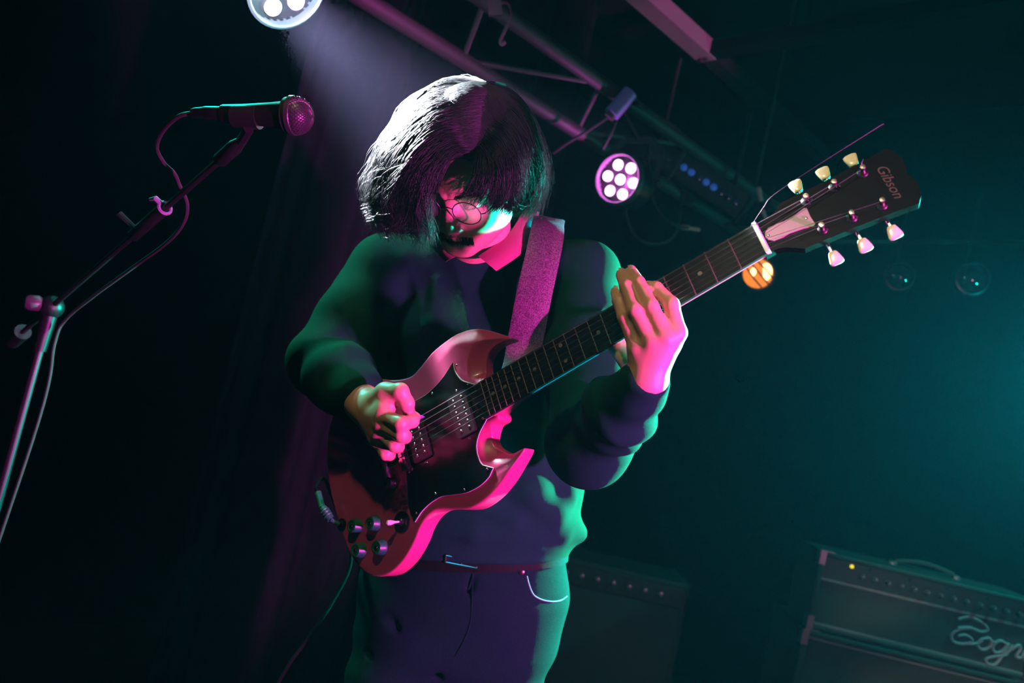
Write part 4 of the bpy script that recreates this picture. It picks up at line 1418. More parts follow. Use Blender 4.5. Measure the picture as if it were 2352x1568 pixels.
def par(name, lens_pos, aimpt, cols, estr, label, clamp_to=None, power_tail=None, group='stage wash lamps'):
    """LED wash lamp: drum housing, bezel, seven lenses, yoke and hook clamp"""
    P = np.asarray(lens_pos, float)
    n = np.asarray(aimpt, float) - P; n /= np.linalg.norm(n)
    u = np.cross(n, (0, 0, 1)); u /= np.linalg.norm(u); v = np.cross(u, n)
    root = empty(name, label, 'stage light', P - n * .06, group)
    off = P - n * .06
    MB().lathe([(.02, -.135), (.060, -.130), (.078, -.100), (.082, -.05), (.082, .0), (.076, .0), (.076, -.006), (.001, -.006)], P, n, 32).build('housing', M_BMET, root, off=off)
    bz = MB().lathe([(.076, -.006), (.076, .018), (.079, .021), (.084, .018), (.084, -.01)], P, n, 36)
    bz.f = bz.f[:-2]
    bz.build('bezel', mat('bezel_grey', (.10, .10, .11), .35, .3), root, off=off)
    k = 0
    spots = [(0, 0)] + [(.050 * math.cos(a), .050 * math.sin(a)) for a in np.radians(np.arange(6) * 60 + 12)]
    for k, (a, b) in enumerate(spots):
        c = P + u * a + v * b
        col = cols[k % len(cols)]
        m = mat('led_%s_%d' % (name, k % len(cols)), (.05, .05, .05), .2, emis=col, estr=estr)
        MB().lathe([(.001, -.005), (.0175, -.005), (.0172, .001), (.0145, .005), (.009, .008), (.001, .009)], c, n, 20).build('lens', m, root, off=off)
    hub = P - n * .06
    ys = [hub + u * .082, hub + u * .098, hub + u * .098 + ZX * .10 - n * .0, hub + u * .05 + ZX * .150, hub - u * .05 + ZX * .150, hub - u * .098 + ZX * .10, hub - u * .098, hub - u * .082]
    yk = MB()
    for i in range(len(ys) - 1):
        yk.bar(ys[i], ys[i + 1], .022, .004, n)
    yk.build('yoke', M_BMET, root, smooth=False, off=off)
    for s in (-1, 1):
        MB().lathe([(.001, 0), (.012, 0), (.014, .004), (.014, .014), (.009, .018), (.001, .018)], hub + u * s * .098, u * s, 14).build('knob', M_BMET, root, off=off)
    top = hub + ZX * .15
    cl = np.asarray(clamp_to, float) if clamp_to is not None else top + ZX * .08
    c2 = MB().tube([top, cl - ZX * .03], .007, 8)
    c2.build('clamp_bolt', M_BMET, root, off=off)
    a_ = AX
    hk = [cl + (BX * math.cos(t) + ZX * math.sin(t)) * .031 for t in np.radians(np.arange(-90, 181, 18))]
    hkm = MB()
    for i in range(len(hk) - 1):
        hkm.bar(hk[i], hk[i + 1], .03, .008, BX * .3 + ZX)
    hkm.build('hook_clamp', M_BMET, root, smooth=False, off=off)
    return root


# truss: two chords and zig-zag webbing running along the curtained wall
T1 = wp(1432, 228, 2.62)
T2 = wp(1262, 262, 2.55)
trs = empty('lighting_truss', 'dark two-chord lighting truss with zig-zag webbing under the ceiling', 'truss', T1)
M_TRUS = mat('truss_metal', (.045, .036, .04), .6, .3, noise=.3, nscale=20)


def along(T, s): return T + AX * s


MB().tube([along(T1, -2.3), along(T1, 1.5)], .024, 12).build('chord', M_TRUS, trs, off=T1)
MB().tube([along(T2, -2.3), along(T2, 1.5)], .024, 12).build('chord', M_TRUS, trs, off=T1)
for i in range(14):
    s0 = -2.2 + i * .26
    a_, b_ = (T1, T2) if i % 2 == 0 else (T2, T1)
    MB().tube([along(a_, s0), along(b_, s0 + .26)], .008, 8).build('brace', M_TRUS, trs, off=T1)
for s in (-1.6, .9):
    for T in (T1,):
        MB().tube([along(T, s), along(T, s) + ZX * (CEIL - T[2])], .006, 6).build('hanger', M_TRUS, trs, off=T1)

par('par_lamp', PAR_PINK_BACK[0], w(pix(1424, 412, 2.60) + np.array([-.60, .02, .80])), [(1, .55, 1.0)], 4.0,
    'seven-lens stage lamp glowing pink, hung above the player\'s shoulder', clamp_to=T1)
_pw_ = PAR_WHITE[0]
par('par_lamp', wp(650, -36, 1.56), PAR_WHITE[1], [(.75, .95, 1.0), (.95, .85, 1.0)], 8.0,
    'stage lamp blazing cool white above the microphone', clamp_to=wp(650, -36, 1.56) + ZX * .30)
par('par_lamp', PAR_TEAL[0], PAR_TEAL[1], [(.05, 1, .75)], 8.0, 'stage lamp shining teal from beside the amplifier', clamp_to=PAR_TEAL[0] + ZX * .25)
par('par_lamp', PAR_TEAL_LEFT[0], PAR_TEAL_LEFT[1], [(.05, 1, .8)], 6.0, 'stage lamp shining teal from above the curtain', clamp_to=PAR_TEAL_LEFT[0] + ZX * .25)
par('par_lamp', PAR_WARM_FRONT[0], PAR_WARM_FRONT[1], [(1, .82, .45)], 3.0, 'stage lamp shining dim warm light straight above the stage edge', clamp_to=PAR_WARM_FRONT[0] + ZX * .25)
par('par_lamp', PAR_WARM[0], PAR_WARM[1], [(1, .8, .5)], 3.0, 'stage lamp shining warm white from above the audience edge', clamp_to=PAR_WARM[0] + ZX * .25)
par('par_lamp', PAR_PINK_WASH[0], PAR_PINK_WASH[1], [(1, .3, .6)], 4.0, 'stage lamp washing the ceiling pink, clamped beside the front pink lamp', clamp_to=PAR_PINK_WASH[0] + ZX * .25)
par('par_lamp', PAR_PINK_FRONT[0], PAR_PINK_FRONT[1], [(1, .1, .6)], 8.0, 'stage lamp shining pink from the front of the stage', clamp_to=PAR_PINK_FRONT[0] + ZX * .25)
for P_ in (PAR_TEAL[0], PAR_PINK_FRONT[0]):
    t = empty('light_stand', 'black tripod stand carrying a %s stage lamp' % ('teal' if P_ is PAR_TEAL[0] else 'pink'), 'stand', (P_[0], P_[1], 0))
    off = np.array([P_[0], P_[1], 0]); q = np.array([P_[0], P_[1] + 0.0, 0]) + (np.array([.0, .0, 0]))
    n = (PAR_TEAL[1] if P_ is PAR_TEAL[0] else PAR_PINK_FRONT[1]) - P_; n /= np.linalg.norm(n)
    q = q - np.array([n[0], n[1], 0]) * .20
    MB().tube([q + ZX * .05, q + ZX * (P_[2] + .22)], .016, 10).build('pole', M_BMET, t, off=off)
    MB().tube([q + ZX * (P_[2] + .21), np.array([P_[0], P_[1], P_[2] + .25])], .012, 8).build('arm', M_BMET, t, off=off)
    for a in (0, 2.1, 4.2):
        MB().tube([q + ZX * .45, q + np.array([math.cos(a) * .35, math.sin(a) * .35, .012])], .011, 8).build('leg', M_BMET, t, off=off)

# ceiling joist catching pink light, and the cross joist it meets
def joist(name, a, b, wd, th, label, m):
    a = np.asarray(a); b = np.asarray(b)
    o = MB().bar(a, b, wd, th).build(name, m, None, smooth=False)
    return tag(o, label, None, None, 'structure')


J0 = wp(1622, 118, 3.0)
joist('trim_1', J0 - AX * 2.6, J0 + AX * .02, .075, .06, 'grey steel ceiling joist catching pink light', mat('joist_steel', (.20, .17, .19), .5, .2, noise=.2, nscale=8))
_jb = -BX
joist('trim_2', J0 + AX * .03, J0 + AX * 1.05, .06, .05, 'continuation of the ceiling joist, its dimness put into the colour', M_CEIL)  # same joist beyond the pink light, its shade put in as a darker material
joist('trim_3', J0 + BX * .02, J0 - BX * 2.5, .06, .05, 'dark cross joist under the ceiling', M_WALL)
for k, d_ in enumerate((.0, .02)):
    MB().lathe([(.001, 0), (.012, 0), (.012, .006), (.006, .010), (.001, .010)], J0 + AX * .0 - ZX * (.032 + 0) + BX * (d_ - .01), -ZX, 10).build('bolt', M_TRUS, bpy.data.objects['trim_1'], smooth=False)

# rigging clamp and dangling safety hook near the top of the frame
rc0 = wp(1140, 20, 2.0)
rg = empty('rigging_clamp', 'small pink-lit rigging clamp with a dangling hook under the truss', 'clamp', rc0)
MB().bar(wp(1134, -30, 2.0), wp(1138, 36, 2.0), .034, .012, _F).build('plate', M_TRUS, rg, smooth=False, off=rc0)
MB().tube(w(spline([pix(1136, 6, 2.0), pix(1165, 8, 2.02), pix(1172, 40, 2.03), pix(1160, 70, 2.03), pix(1150, 92, 2.03), pix(1152, 102, 2.03), pix(1160, 96, 2.03)], 6)), .005, 8).build('hook', M_TRUS, rg, off=rc0)
MB().tube([wp(1134, -30, 2.0), wp(1134, -30, 2.0) + ZX * .9], .005, 6).build('rod', M_TRUS, rg, off=rc0)

# clamp cylinder above the pink lamp
cy = wp(1425, 238, 2.58)
cyl = empty('truss_coupler', 'blue-grey tubular coupler on the truss above the pink lamp', 'coupler', cy)
MB().tube([wp(1405, 262, 2.55), wp(1448, 212, 2.55)], .026, 14).build('sleeve', mat('blue_sleeve', (.16, .14, .38), .45), cyl, off=cy)
MB().tube([wp(1398, 270, 2.55), wp(1408, 258, 2.55)], .018, 12).build('collar', M_TRUS, cyl, off=cy)

# cables looping below the lamp and truss
def cable(name, pts, r, label):
    o = MB().tube(w(spline([pix(*q) for q in pts], 8)), r, 7).build(name, M_CABLE2, None)
    return tag(o, label, 'cable')


M_CABLE2 = mat('cable_grey', (.03, .026, .028), .6, spec=.2)
cable('lamp_cable', [(1436, 458, 2.68), (1440, 500, 2.7), (1462, 545, 2.72), (1500, 560, 2.74), (1545, 545, 2.78), (1562, 500, 2.8), (1566, 440, 2.85)], .005, 'thin cable drooping in a loop below the pink lamp')
cable('lamp_cable', [(1494, 330, 2.8), (1490, 400, 2.8), (1500, 460, 2.8), (1525, 500, 2.82), (1560, 520, 2.85), (1600, 524, 2.9)], .005, 'thin cable hanging from the truss beside the pink lamp')
cable('lamp_cable', [(1398, 268, 2.56), (1350, 300, 2.56), (1300, 330, 2.56), (1270, 352, 2.56)], .005, 'straight thin cable running down from the truss coupler')
cable('lamp_cable', [(1418, 270, 2.57), (1405, 305, 2.58), (1385, 342, 2.60)], .004, 'short safety wire slanting from coupler to pink lamp')
cable('lamp_cable', [(1462, 240, 2.6), (1500, 262, 2.7), (1540, 285, 2.8), (1600, 340, 3.0)], .006, 'cable tied along the truss past the coupler')

# bank of small blue indicator lamps on a bar
M_BLUE = mat('blue_indicator', (.05, .1, .5), .3, emis=(.05, .22, 1.0), estr=.16)
bb = wp(1580, 405, 3.0)
bar_ = empty('led_bar', 'dark lamp bar with dim blue lenses hung behind the pink lamp', 'led bar', bb)
ba, bz_ = wp(1500, 345, 3.02), wp(1700, 478, 3.02)
MB().bar(ba, bz_, .10, .07, _F).build('housing', M_BMET, bar_, smooth=False, off=bb)
for t in np.linspace(.08, .92, 11):
    c = ba * (1 - t) + bz_ * t - _F * .036
    i = int(round(t * 100))
    MB().lathe([(.001, 0), (.014, 0), (.012, .006), (.001, .009)], c, -_F, 12).build('lens', M_BLUE if i in (33, 42, 50, 58, 67) and i != 50 else mat('dim_lens', (.03, .04, .08), .15), bar_, off=bb)
for q in ((1518, 335), (1680, 462)):
    MB().tube([wp(*q, 3.02), wp(*q, 3.02) + ZX * .35], .008, 8).build('hanger', M_BMET, bar_, off=bb)
# small fittings: plug couplers and clamps catching light
M_FIT = mat('salmon_plug', (.50, .26, .24), .45)
for px, py, qx, qy, d, r, lab in ((1562, 520, 1608, 528, 2.88, .010, 'pale cable plug joining two cables under the truss'),
                                  (1742, 430, 1748, 462, 3.0, .010, 'upright pale clamp lever seen beside the guitar headstock'),
                                  (1750, 480, 1758, 500, 3.0, .009, 'short pale clamp bolt below the clamp lever')):
    a, b = wp(px, py, d), wp(qx, qy, d)
    MB().tube([a, a * .9 + b * .1, a * .55 + b * .45, a * .5 + b * .5, a * .1 + b * .9, b], [r * .7, r, r, r * .75, r * .85, r * .6], 10).build('cable_plug', M_FIT, None)
    tag(bpy.data.objects[[o.name for o in bpy.data.objects if o.name.startswith('cable_plug')][-1]], lab, 'plug')

# warm round lamp glowing behind the neck, and two unlit ones
def pot_lamp(px, py, d, r, lit, label):
    c = wp(px, py, d)
    root = empty('pot_lamp', label, 'lamp', c, 'round pot lamps along the side wall')
    n = -_F + np.array([-.1, 0, -.05]); n /= np.linalg.norm(n)
    MB().lathe([(r * .4, -r * 1.6), (r * .8, -r * 1.3), (r * 1.02, -.2 * r), (r * 1.06, .12 * r), (r * .96, .14 * r), (r * .92, -.1 * r), (r * .2, -r * .5), (.001, -r * .55)], c, n, 28).build('can', M_BMET if lit else mat('pot_can', (.05, .03, .05), .3, .5), root, off=c)
    if lit:
        m = mat('warm_lamp', (.1, .05, .02), .3, emis=(1.0, .24, .03), estr=1.1)
        MB().ball(c - n * r * .1, r * .90, 20, 12).build('globe', m, root, off=c)
        u = np.cross(n, (0, 0, 1)); u /= np.linalg.norm(u)
        v = np.cross(u, n)
        hot = mat('hot_filament', (.2, .1, .05), .3, emis=(1.0, .62, .22), estr=4.0)
        for x0, y0, sx, sy in ((-.30, .12, .42, .55), (.38, -.02, .20, .30)):
            MB().ball(c + n * r * .55 + u * r * x0 + v * r * y0, (r * sx, r * sy, r * .25), 14, 8, [u, v, n]).build('hot_element', hot, root, off=c)
        for k, (x0, y0, x1, y1) in enumerate(((-.95, -.25, .55, .85), (-.7, -.65, .8, .55), (-.3, -.95, .98, .15))):
            v = np.cross(u, n)
            MB().tube([c + n * r * .75 + u * r * x0 * .9 + v * r * y0 * .9, c + n * r * .80 + u * r * (x0 + x1) / 2 + v * r * (y0 + y1) / 2, c + n * r * .75 + u * r * x1 * .9 + v * r * y1 * .9], r * .05, 6).build('guard_wire', M_BMET, root, off=c)
    else:
        MB().ball(c - n * r * .15, (r * .85, r * .85, r * .6), 20, 12, [np.cross(n, (0, 0, 1)), np.cross(np.cross(n, (0, 0, 1)), n), n]).build('glass', mat('dark_glass', (.02, .015, .02), .08, coat=.5), root, off=c)
    MB().tube([c - n * r * 1.2, c - n * r * 1.2 + ZX * .35], .006, 6).build('stem', M_BMET, root, off=c)
    return root


pot_lamp(1741, 628, 2.95, .060, True, 'round caged lamp glowing warm orange behind the guitar neck')
pot_lamp(2066, 634, 3.00, .052, False, 'unlit round lamp between the orange lamp and its unlit twin')
pot_lamp(2233, 640, 3.05, .060, False, 'unlit round lamp at the far end of the lamp row')
o = MB().tube([wp(1760, 552, 3.2), wp(2600, 560, 3.3)], .012, 8).build('lamp_pipe', M_BMET, None)
tag(o, 'thin dark pipe running above the round lamps', 'pipe')

# ------------------------------------------------------------------ microphone on a boom stand
M_MIC = mat('mic_body', (.008, .007, .008), .32, .3, coat=.15)
M_GRIL = mat('mic_grille', (.07, .065, .07), .42, .7)
ma, mb_ = pix(441, 259, 1.115), pix(733, 267, 1.085)
mx_ = (mb_ - ma); ML = np.linalg.norm(mx_); mx_ /= ML
mo = w(ma + mx_ * .09)
MIC = empty('microphone', 'dark handheld vocal microphone with round mesh grille in a boom clip', 'microphone', mo)
mA = w(ma); mX = C2W @ mx_
MB().lathe([(.0115, .046), (.0125, .048), (.0135, .075), (.0165, .115), (.0185, .134), (.0195, .140), (.001, .142)], mA, mX, 28).build('handle', M_MIC, MIC, off=mo)
gr = MB().lathe([(.0195, .138), (.0242, .141), (.0250, .147), (.0258, .152)], mA, mX, 32)
ctr = mA + mX * .1545
for_l = [(.0255 * math.cos(t), .1545 + .0235 * math.sin(t)) for t in np.radians(np.arange(-8, 90, 7))]
gr.lathe(for_l + [(.001, .178)], mA, mX, 32)
gril = gr.build('grille', M_GRIL, MIC, off=mo)
# mesh wires of the grille
ux = np.cross(mX, (0, 0, 1)); ux /= np.linalg.norm(ux); vx = np.cross(mX, ux)
wm = MB()
for t in np.radians(np.arange(0, 360, 12)):
    for sgn in (1, -1):
        pts = []
        for ph in np.radians(np.arange(-5, 86, 15)):
            a = t + sgn * ph * .9
            pts.append(ctr + mX * .0238 * math.sin(ph) + (ux * math.cos(a) + vx * math.sin(a)) * .0258 * math.cos(ph))
        wm.tube(pts, .0006, 4, cap=False)
wm.build('mesh_wires', M_GRIL, gril, off=mo)
MB().lathe([(.0250, .1465), (.0268, .148), (.0268, .154), (.0250, .1555)], mA, mX, 32).build('grille_band', M_GRIL, MIC, off=mo)
MB().lathe([(.001, .0), (.006, .0), (.0075, .006), (.0085, .018), (.0095, .020), (.0098, .044), (.0118, .046), (.0118, .049), (.001, .05)], mA, mX, 20).build('cable_connector', M_MIC, MIC, off=mo)
# boom stand
PV = pix(118, 705, 1.60)
TIP = pix(562, 318, 1.12)
bd = TIP - PV; bd /= np.linalg.norm(bd)
pw_ = w(PV); base = np.array([pw_[0], pw_[1], 0.0])
STD = empty('microphone_stand', 'black boom microphone stand with angled arm beside the curtain', 'stand', base)
M_STD = mat('stand_black', (.014, .013, .015), .42, .4)
W_ = lambda p: w(np.asarray(p))
MB().tube([W_(PV - bd * .22), W_(TIP - bd * .04)], .0055, 10).build('boom_arm', M_STD, STD, off=base)
MB().tube([W_(PV - bd * .24), W_(PV - bd * .17)], .017, 14).build('counterweight', M_STD, STD, off=base)
g0 = pix(335, 482, 1.352); g0 = PV + bd * ((g0 - PV) @ bd)
gr_ = MB().tube([W_(g0 - bd * .035), W_(g0 - bd * .03), W_(g0 + bd * .085), W_(g0 + bd * .09)], [.008, .0105, .0105, .008], 14).build('arm_grip', M_STD, STD, off=base)
MB().tube([W_(g0 - bd * .01), W_(g0 - bd * .01 + np.array([-.028, .028, .01]))], [.004, .006], 8).build('grip_screw', M_CHR, gr_, off=base)
c_ = TIP
MB().tube([W_(TIP - bd * .075), W_(TIP - bd * .07), W_(TIP - bd * .03), W_(TIP - bd * .01)], [.008, .011, .011, .007], 12).build('swivel', M_STD, STD, off=base)
ck = ma + mx_ * .085
MB().tube([W_(ck - mx_ * .022 + np.array([0, -.003, 0])), W_(ck + mx_ * .016 + np.array([0, -.003, 0]))], [.0155, .0172], 18).build('microphone_clip', M_STD, STD, off=base)
MB().tube([W_(TIP - bd * .01), W_(ck + np.array([0, -.02, 0]))], .0075, 8).build('clip_neck', M_STD, STD, off=base)
MB().ball(W_(PV), .024, 14, 8).build('boom_clutch', M_STD, STD, off=base)
MB().lathe([(.001, 0), (.013, 0), (.016, .006), (.016, .022), (.012, .028), (.001, .028)], W_(PV + np.array([-.012, .006, .012])), C2W @ np.array([-.85, .1, .5]), 14).build('clutch_knob', mat('knob_grey', (.07, .05, .06), .45), STD, off=base)
MB().tube([pw_, pw_ - ZX * .09], [.016, .012], 12).build('upper_collar', M_STD, STD, off=base)
MB().tube([pw_ - ZX * .08, np.array([pw_[0], pw_[1], .62])], .0080, 12).build('upper_pole', mat('pole_satin', (.04, .03, .04), .45, .5), STD, off=base)
MB().tube([np.array([pw_[0], pw_[1], .66]), np.array([pw_[0], pw_[1], .56])], .015, 12).build('pole_clutch', M_STD, STD, off=base)
MB().tube([np.array([pw_[0], pw_[1], .58]), np.array([pw_[0], pw_[1], .02])], .0115, 12).build('lower_pole', M_STD, STD, off=base)
MB().lathe([(.001, 0), (.125, 0), (.130, .006), (.125, .014), (.03, .022), (.02, .04), (.001, .04)], base, ZX, 36).build('round_base', M_STD, STD, off=base)
# microphone cable
cpts = [pix(441, 259, 1.115), pix(410, 268, 1.125), pix(375, 300, 1.16), pix(360, 338, 1.20), pix(375, 372, 1.235), pix(400, 398, 1.255), pix(412, 425, 1.27),
        pix(430, 470, 1.285), pix(420, 515, 1.305), pix(380, 560, 1.35), pix(300, 618, 1.44), pix(215, 680, 1.53), pix(150, 735, 1.59), pix(125, 790, 1.585)]
cw_ = [w(q) for q in cpts]
e = cw_[-1]
cw_ += [e - ZX * .15 + np.array([.015, -.01, 0]), np.array([base[0] + .02, base[1] - .025, .5]), np.array([base[0] + .03, base[1] - .03, .12]), np.array([base[0] + .10, base[1] - .15, .012]), np.array([base[0] + .5, base[1] - .3, .008])]
o = MB().tube(spline(cw_, 8), .0032, 8).build('microphone_cable', M_CABLE2, None)
tag(o, 'thin grey microphone cable looping down along the boom arm', 'cable')
rc_ = PV + bd * ((pix(398, 430, 1.30) - PV) @ bd)
ro = W_(rc_)
rr = empty('cable_clip', 'pale ring clip holding the microphone cable on the boom arm', 'clip', ro)
e1_ = np.cross(bd, (0, 0, 1.0)); e1_ /= np.linalg.norm(e1_); e2_ = np.cross(bd, e1_)
MB().tube([W_(rc_ + (e1_ * math.cos(a) + e2_ * math.sin(a)) * .0100) for a in np.radians(np.arange(0, 361, 24))], .0028, 6).build('ring', mat('pale_clip', (.22, .26, .28), .4), rr, off=ro)
nt_ = np.array([-.7, .6, .2]); nt_ -= bd * (nt_ @ bd); nt_ /= np.linalg.norm(nt_)
MB().tube([W_(rc_ + nt_ * .009), W_(rc_ + nt_ * .020), W_(rc_ + nt_ * .024 - bd * .012)], [.005, .0045, .003], 8).build('tab', MATS['pale_clip'], rr, off=ro)

# ------------------------------------------------------------------ amplifier head on its cabinet
M_TOLEX = mat('amp_tolex', (.035, .035, .038), .6, bump=.6, bscale=500)
M_PANEL = mat('amp_panel', (.05, .05, .052), .45, .3)
M_CLOTH = mat('grille_cloth', (.055, .055, .06), .8, noise=.4, nscale=500, bump=.5, bscale=600)
M_CORN = mat('corner_metal', (.45, .40, .45), .35, .8)
M_LOGO = mat('logo_script', (.42, .36, .42), .5)
a0 = wp(1888, 1264, 2.72)                       # front top left corner of the head
AF = np.array([math.sin(math.radians(-4)), -math.cos(math.radians(-4)), 0])   # the way the amp faces
AR = np.array([-AF[1], AF[0], 0])               # to its right-hand side in the picture
AW, AH, AD = .74, .265, .24
ahz = a0[2]
cabz = ahz - AH


def amp_pt(r, f, z): return a0 + AR * r - AF * f + ZX * (z - ahz)


ac = amp_pt(AW / 2, AD / 2, cabz)
AMP = empty('guitar_amplifier', 'dark amplifier head with script logo, knobs and carrying handle', 'amplifier', ac)
aax = [AR, -AF, ZX]


def abox(r0, r1, f0, f1, z0, z1): return (amp_pt((r0 + r1) / 2, (f0 + f1) / 2, (z0 + z1) / 2), (abs(r1 - r0) / 2, abs(f1 - f0) / 2, abs(z1 - z0) / 2), aax)


zt, zb = ahz, cabz
sh = MB()
sh.box(*abox(0, AW, 0, AD, zt - .018, zt)); sh.box(*abox(0, AW, 0, AD, zb, zb + .018))
sh.box(*abox(0, .018, 0, AD, zb, zt)); sh.box(*abox(AW - .018, AW, 0, AD, zb, zt)); sh.box(*abox(0, AW, AD - .015, AD, zb, zt))
shell = sh.build('shell', M_TOLEX, AMP, smooth=False, off=ac)
bv = shell.modifiers.new('soft_edges', 'BEVEL'); bv.width = .008; bv.segments = 3; bv.limit_method = 'ANGLE'
pn = MB().box(*abox(.018, AW - .018, .012, .03, zt - .088, zt - .018)).build('control_panel', M_PANEL, AMP, smooth=False, off=ac)
MB().box(*abox(.018, AW - .018, .014, .03, zb + .018, zt - .095)).build('grille', M_CLOTH, AMP, smooth=False, off=ac)
MB().box(*abox(.018, AW - .018, .006, .016, zt - .096, zt - .089)).build('piping', mat('amp_piping', (.30, .26, .30), .5), AMP, smooth=False, off=ac)
MB().box(*abox(.018, AW - .018, .006, .016, zb + .018, zb + .024)).build('piping', MATS['amp_piping'], AMP, smooth=False, off=ac)
for k in range(13):
    c = amp_pt(.150 + k * .044, .012, zt - .056)
    kb = MB().lathe([(.001, 0), (.0105, 0), (.011, .004), (.0085, .010), (.0075, .018), (.001, .019)], c, AF, 16).build('knob', mat('amp_knob', (.10, .08, .09), .35, .2), pn, off=ac)
    MB().box(c + AF * .019 + ZX * .004, (.0008, .001, .003), aax).build('pointer', M_WHT, kb, smooth=False, off=ac)
for k in range(4):
    c = amp_pt(.170 + k * .132, .012, zt - .030)
    MB().tube([c, c + AF * .010, c + AF * .014 + ZX * .008], .003, 8).build('switch', M_CHR, pn, off=ac)
MB().lathe([(.001, 0), (.0065, 0), (.006, .004), (.001, .006)], amp_pt(.112, .012, zt - .030), AF, 14).build('pilot_light', mat('amber_pilot', (.3, .25, .02), .3, emis=(1.0, .78, .03), estr=1.0), pn, off=ac)
for r in (0.0, AW):
    s = 1 if r == 0 else -1
    for z, zs in ((zt, 1), (zb, -1)):
        m = MB()
        m.box(*abox(r - s * .002, r + s * .045, -.003, .035, z + zs * .0015 - .0015, z + zs * .0015 + .0015))
        m.box(*abox(r - s * .003, r, -.003, .035, z - zs * .045, z + zs * .002))
        m.box(*abox(r - s * .002, r + s * .018, -.003, -.001, z - zs * .045, z + zs * .002))
        m.build('corner_protector', M_CORN, AMP, smooth=False, off=ac)
hd = MB().tube(spline([amp_pt(AW * .40, AD / 2, zt + .004), amp_pt(AW * .42, AD / 2, zt + .016), amp_pt(AW * .54, AD / 2, zt + .028), amp_pt(AW * .66, AD / 2, zt + .016), amp_pt(AW * .68, AD / 2, zt + .004)], 6), .008, 8).build('handle', M_TOLEX, AMP, off=ac)
for r in (.39, .69):
    MB().lathe([(.001, 0), (.014, 0), (.014, .008), (.008, .012), (.001, .012)], amp_pt(AW * r, AD / 2, zt), ZX, 14).build('handle_bolt', M_CORN, hd, off=ac)
# script logo: brush strokes, letter by letter
S = {'B': [[(.02, .78), (.30, .92), (.70, .86), (.98, .68), (.82, .56), (.45, .60), (.10, .50)], [(.50, .60), (.16, .46), (.0, .24), (.14, .05), (.46, .06), (.66, .22), (.42, .34), (.20, .26)], [(.46, .06), (.78, .14), (.96, .30)]],
     'o': [[(.32, .42), (.08, .32), (.06, .10), (.26, .02), (.42, .18), (.36, .38), (.24, .42), (.55, .30)]],
     'g': [[(.42, .36), (.18, .42), (.04, .22), (.14, .04), (.34, .10), (.46, .40), (.42, .0), (.30, -.34), (.06, -.36), (.02, -.20), (.52, .04)]],
     'n': [[(.02, .02), (.10, .40), (.08, .20), (.26, .42), (.36, .32), (.32, .06), (.48, .06)]],
     'e': [[(.02, .14), (.24, .20), (.34, .32), (.24, .42), (.08, .30), (.08, .10), (.24, .0), (.46, .14)]],
     'r': [[(.02, .02), (.14, .42), (.20, .34), (.34, .40), (.34, .20), (.36, .02), (.50, .06)]]}
lgm = MB(); xo = 0.0; LS = .105
for ch in 'Bogner':
    for st_ in S[ch]:
        q = spline([amp_pt(.470 + (xo + x + y * .18) * LS, .010, zb + .065 + y * LS) for x, y in st_], 5)
        lgm.tube(q, .0052, 6)
    xo += {'B': .82, 'o': .46, 'g': .50, 'n': .46, 'e': .42, 'r': .5}[ch]
lgo = lgm.build('logo_lettering', M_LOGO, AMP, off=ac)
tag(lgo, 'pale script logo lettering')

CAB = empty('speaker_cabinet', 'large dark speaker cabinet standing under the amplifier head', 'cabinet', (ac[0], ac[1], 0))
co = np.array([ac[0], ac[1], 0.0])
cs = MB()
zc = cabz - .004
cs.box(*abox(-.01, AW + .01, -.005, .35, zc - .02, zc)); cs.box(*abox(-.01, AW + .01, -.005, .35, .03, .05))
cs.box(*abox(-.01, .012, -.005, .35, .03, zc)); cs.box(*abox(AW - .012, AW + .01, -.005, .35, .03, zc)); cs.box(*abox(-.01, AW + .01, .335, .35, .03, zc))
b_ = cs.build('shell', M_TOLEX, CAB, smooth=False, off=co)
bv = b_.modifiers.new('soft_edges', 'BEVEL'); bv.width = .008; bv.segments = 3; bv.limit_method = 'ANGLE'
MB().box(*abox(.012, AW - .012, .012, .03, .05, zc - .02)).build('grille', M_CLOTH, CAB, smooth=False, off=co)
for z in (zc - .026, .056):
    MB().box(*abox(.012, AW - .012, .004, .014, z - .003, z + .003)).build('piping', MATS['amp_piping'], CAB, smooth=False, off=co)
for r in (-.01, AW + .01):
    s = 1 if r < 0 else -1
    m = MB(); m.box(*abox(r - s * .003, r, -.008, .03, zc - .05, zc + .001)); m.box(*abox(r - s * .002, r + s * .02, -.008, -.005, zc - .05, zc + .001))
    m.build('corner_protector', M_CORN, CAB, smooth=False, off=co)
for r in (.05, AW - .05):
    for f in (.04, .31):
        MB().lathe([(.001, 0), (.02, 0), (.022, .03), (.001, .032)], amp_pt(r, f, 0.0), ZX, 12).build('foot', M_BLK, CAB, off=co)

# second amplifier, almost lost in the dark behind the player's hip
d0 = wp(1322, 1316, 3.05)
off2 = np.array([d0[0] + .2, d0[1] + .13, 0])
CMB = empty('combo_amplifier', 'low dark combo amplifier in the gloom behind the player\'s hip', 'amplifier', off2)
def bxx(x0, x1, y0, y1, z0, z1): return (np.array([d0[0] + (x0 + x1) / 2, d0[1] + (y0 + y1) / 2, (z0 + z1) / 2]), ((x1 - x0) / 2, (y1 - y0) / 2, (z1 - z0) / 2))
zz = d0[2] + .05
m = MB(); m.box(*bxx(-.25, .45, .02, .30, 0.0, zz)); b2 = m.build('cabinet', M_TOLEX, CMB, smooth=False, off=off2)
bv = b2.modifiers.new('soft_edges', 'BEVEL'); bv.width = .01; bv.segments = 2
pn2 = MB().box(*bxx(-.22, .42, .008, .03, zz - .09, zz - .02)).build('control_panel', M_PANEL, CMB, smooth=False, off=off2)
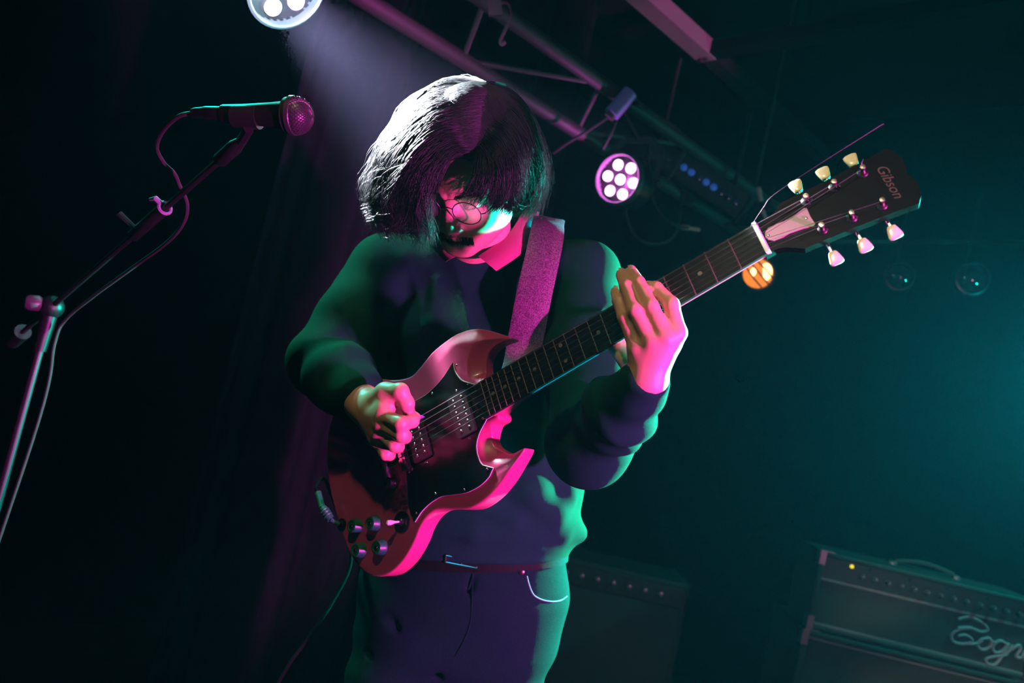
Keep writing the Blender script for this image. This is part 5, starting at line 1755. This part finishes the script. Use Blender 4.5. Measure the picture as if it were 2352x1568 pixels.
MB().box(*bxx(-.22, .42, .012, .03, .05, zz - .10)).build('grille', M_CLOTH, CMB, smooth=False, off=off2)
for k in range(9):
    MB().lathe([(.001, 0), (.010, 0), (.009, .012), (.001, .014)], (d0[0] - .16 + k * .062, d0[1] + .008, zz - .055), (0, -1, 0), 12).build('knob', M_CORN, pn2, off=off2)

# ------------------------------------------------------------------ guitar cable with its plug
gw = lambda p: w(gc(p))
pl0, pl1, pl2, pl3 = gw((.806, .063, -.006)), gw((.812, .052, .004)), gw((.8205, .028, .010)), gw((.828, -.002, .006))
GC_ = empty('guitar_cable', 'black instrument cable dropping from the guitar jack to the floor', 'cable', pl1)
pg = MB().tube([pl0, pl1], .0042, 10)
pg.tube([pl1, pl1 * .7 + pl2 * .3, pl1 * .3 + pl2 * .7, pl2], [.0068, .0078, .0078, .0062], 12)
plg = pg.build('plug', mat('plug_teal_lit', (.012, .14, .06), .45), GC_, off=pl1)  # teal lamp light on the plug is put into its green base colour
for k in range(3):
    t = .3 + .2 * k
    c = pl1 * (1 - t) + pl2 * t; dd = pl2 - pl1; dd /= np.linalg.norm(dd)
    MB().lathe([(.0079, -.001), (.0086, 0), (.0079, .001)], c, dd, 14).build('grip_ring', MATS['plug_teal_lit'], plg, off=pl1)
MB().tube(spline([pl2, pl2 * .5 + pl3 * .5 + (pl2 - pl3) * .0, pl3], 5), [.0052] * 11, 10).build('strain_relief', MATS['plug_teal_lit'], GC_, off=pl1)
cc = [pl3, pl3 + (pl3 - pl2) * .35, wp(742, 1098, 1.41), wp(755, 1120, 1.50), wp(790, 1210, 1.54), wp(806, 1290, 1.53), wp(765, 1380, 1.50), wp(700, 1476, 1.46), wp(640, 1566, 1.42)]
e = cc[-1]
cc += [np.array([e[0] - .06, e[1] - .05, e[2] - .25]), np.array([e[0] - .08, e[1] - .1, .15]), np.array([e[0] - .05, e[1] - .25, .01]), np.array([e[0] + .3, e[1] - .5, .008])]
MB().tube(spline(cc, 8), .0034, 8).build('lead', M_CABLE, GC_, off=pl1)
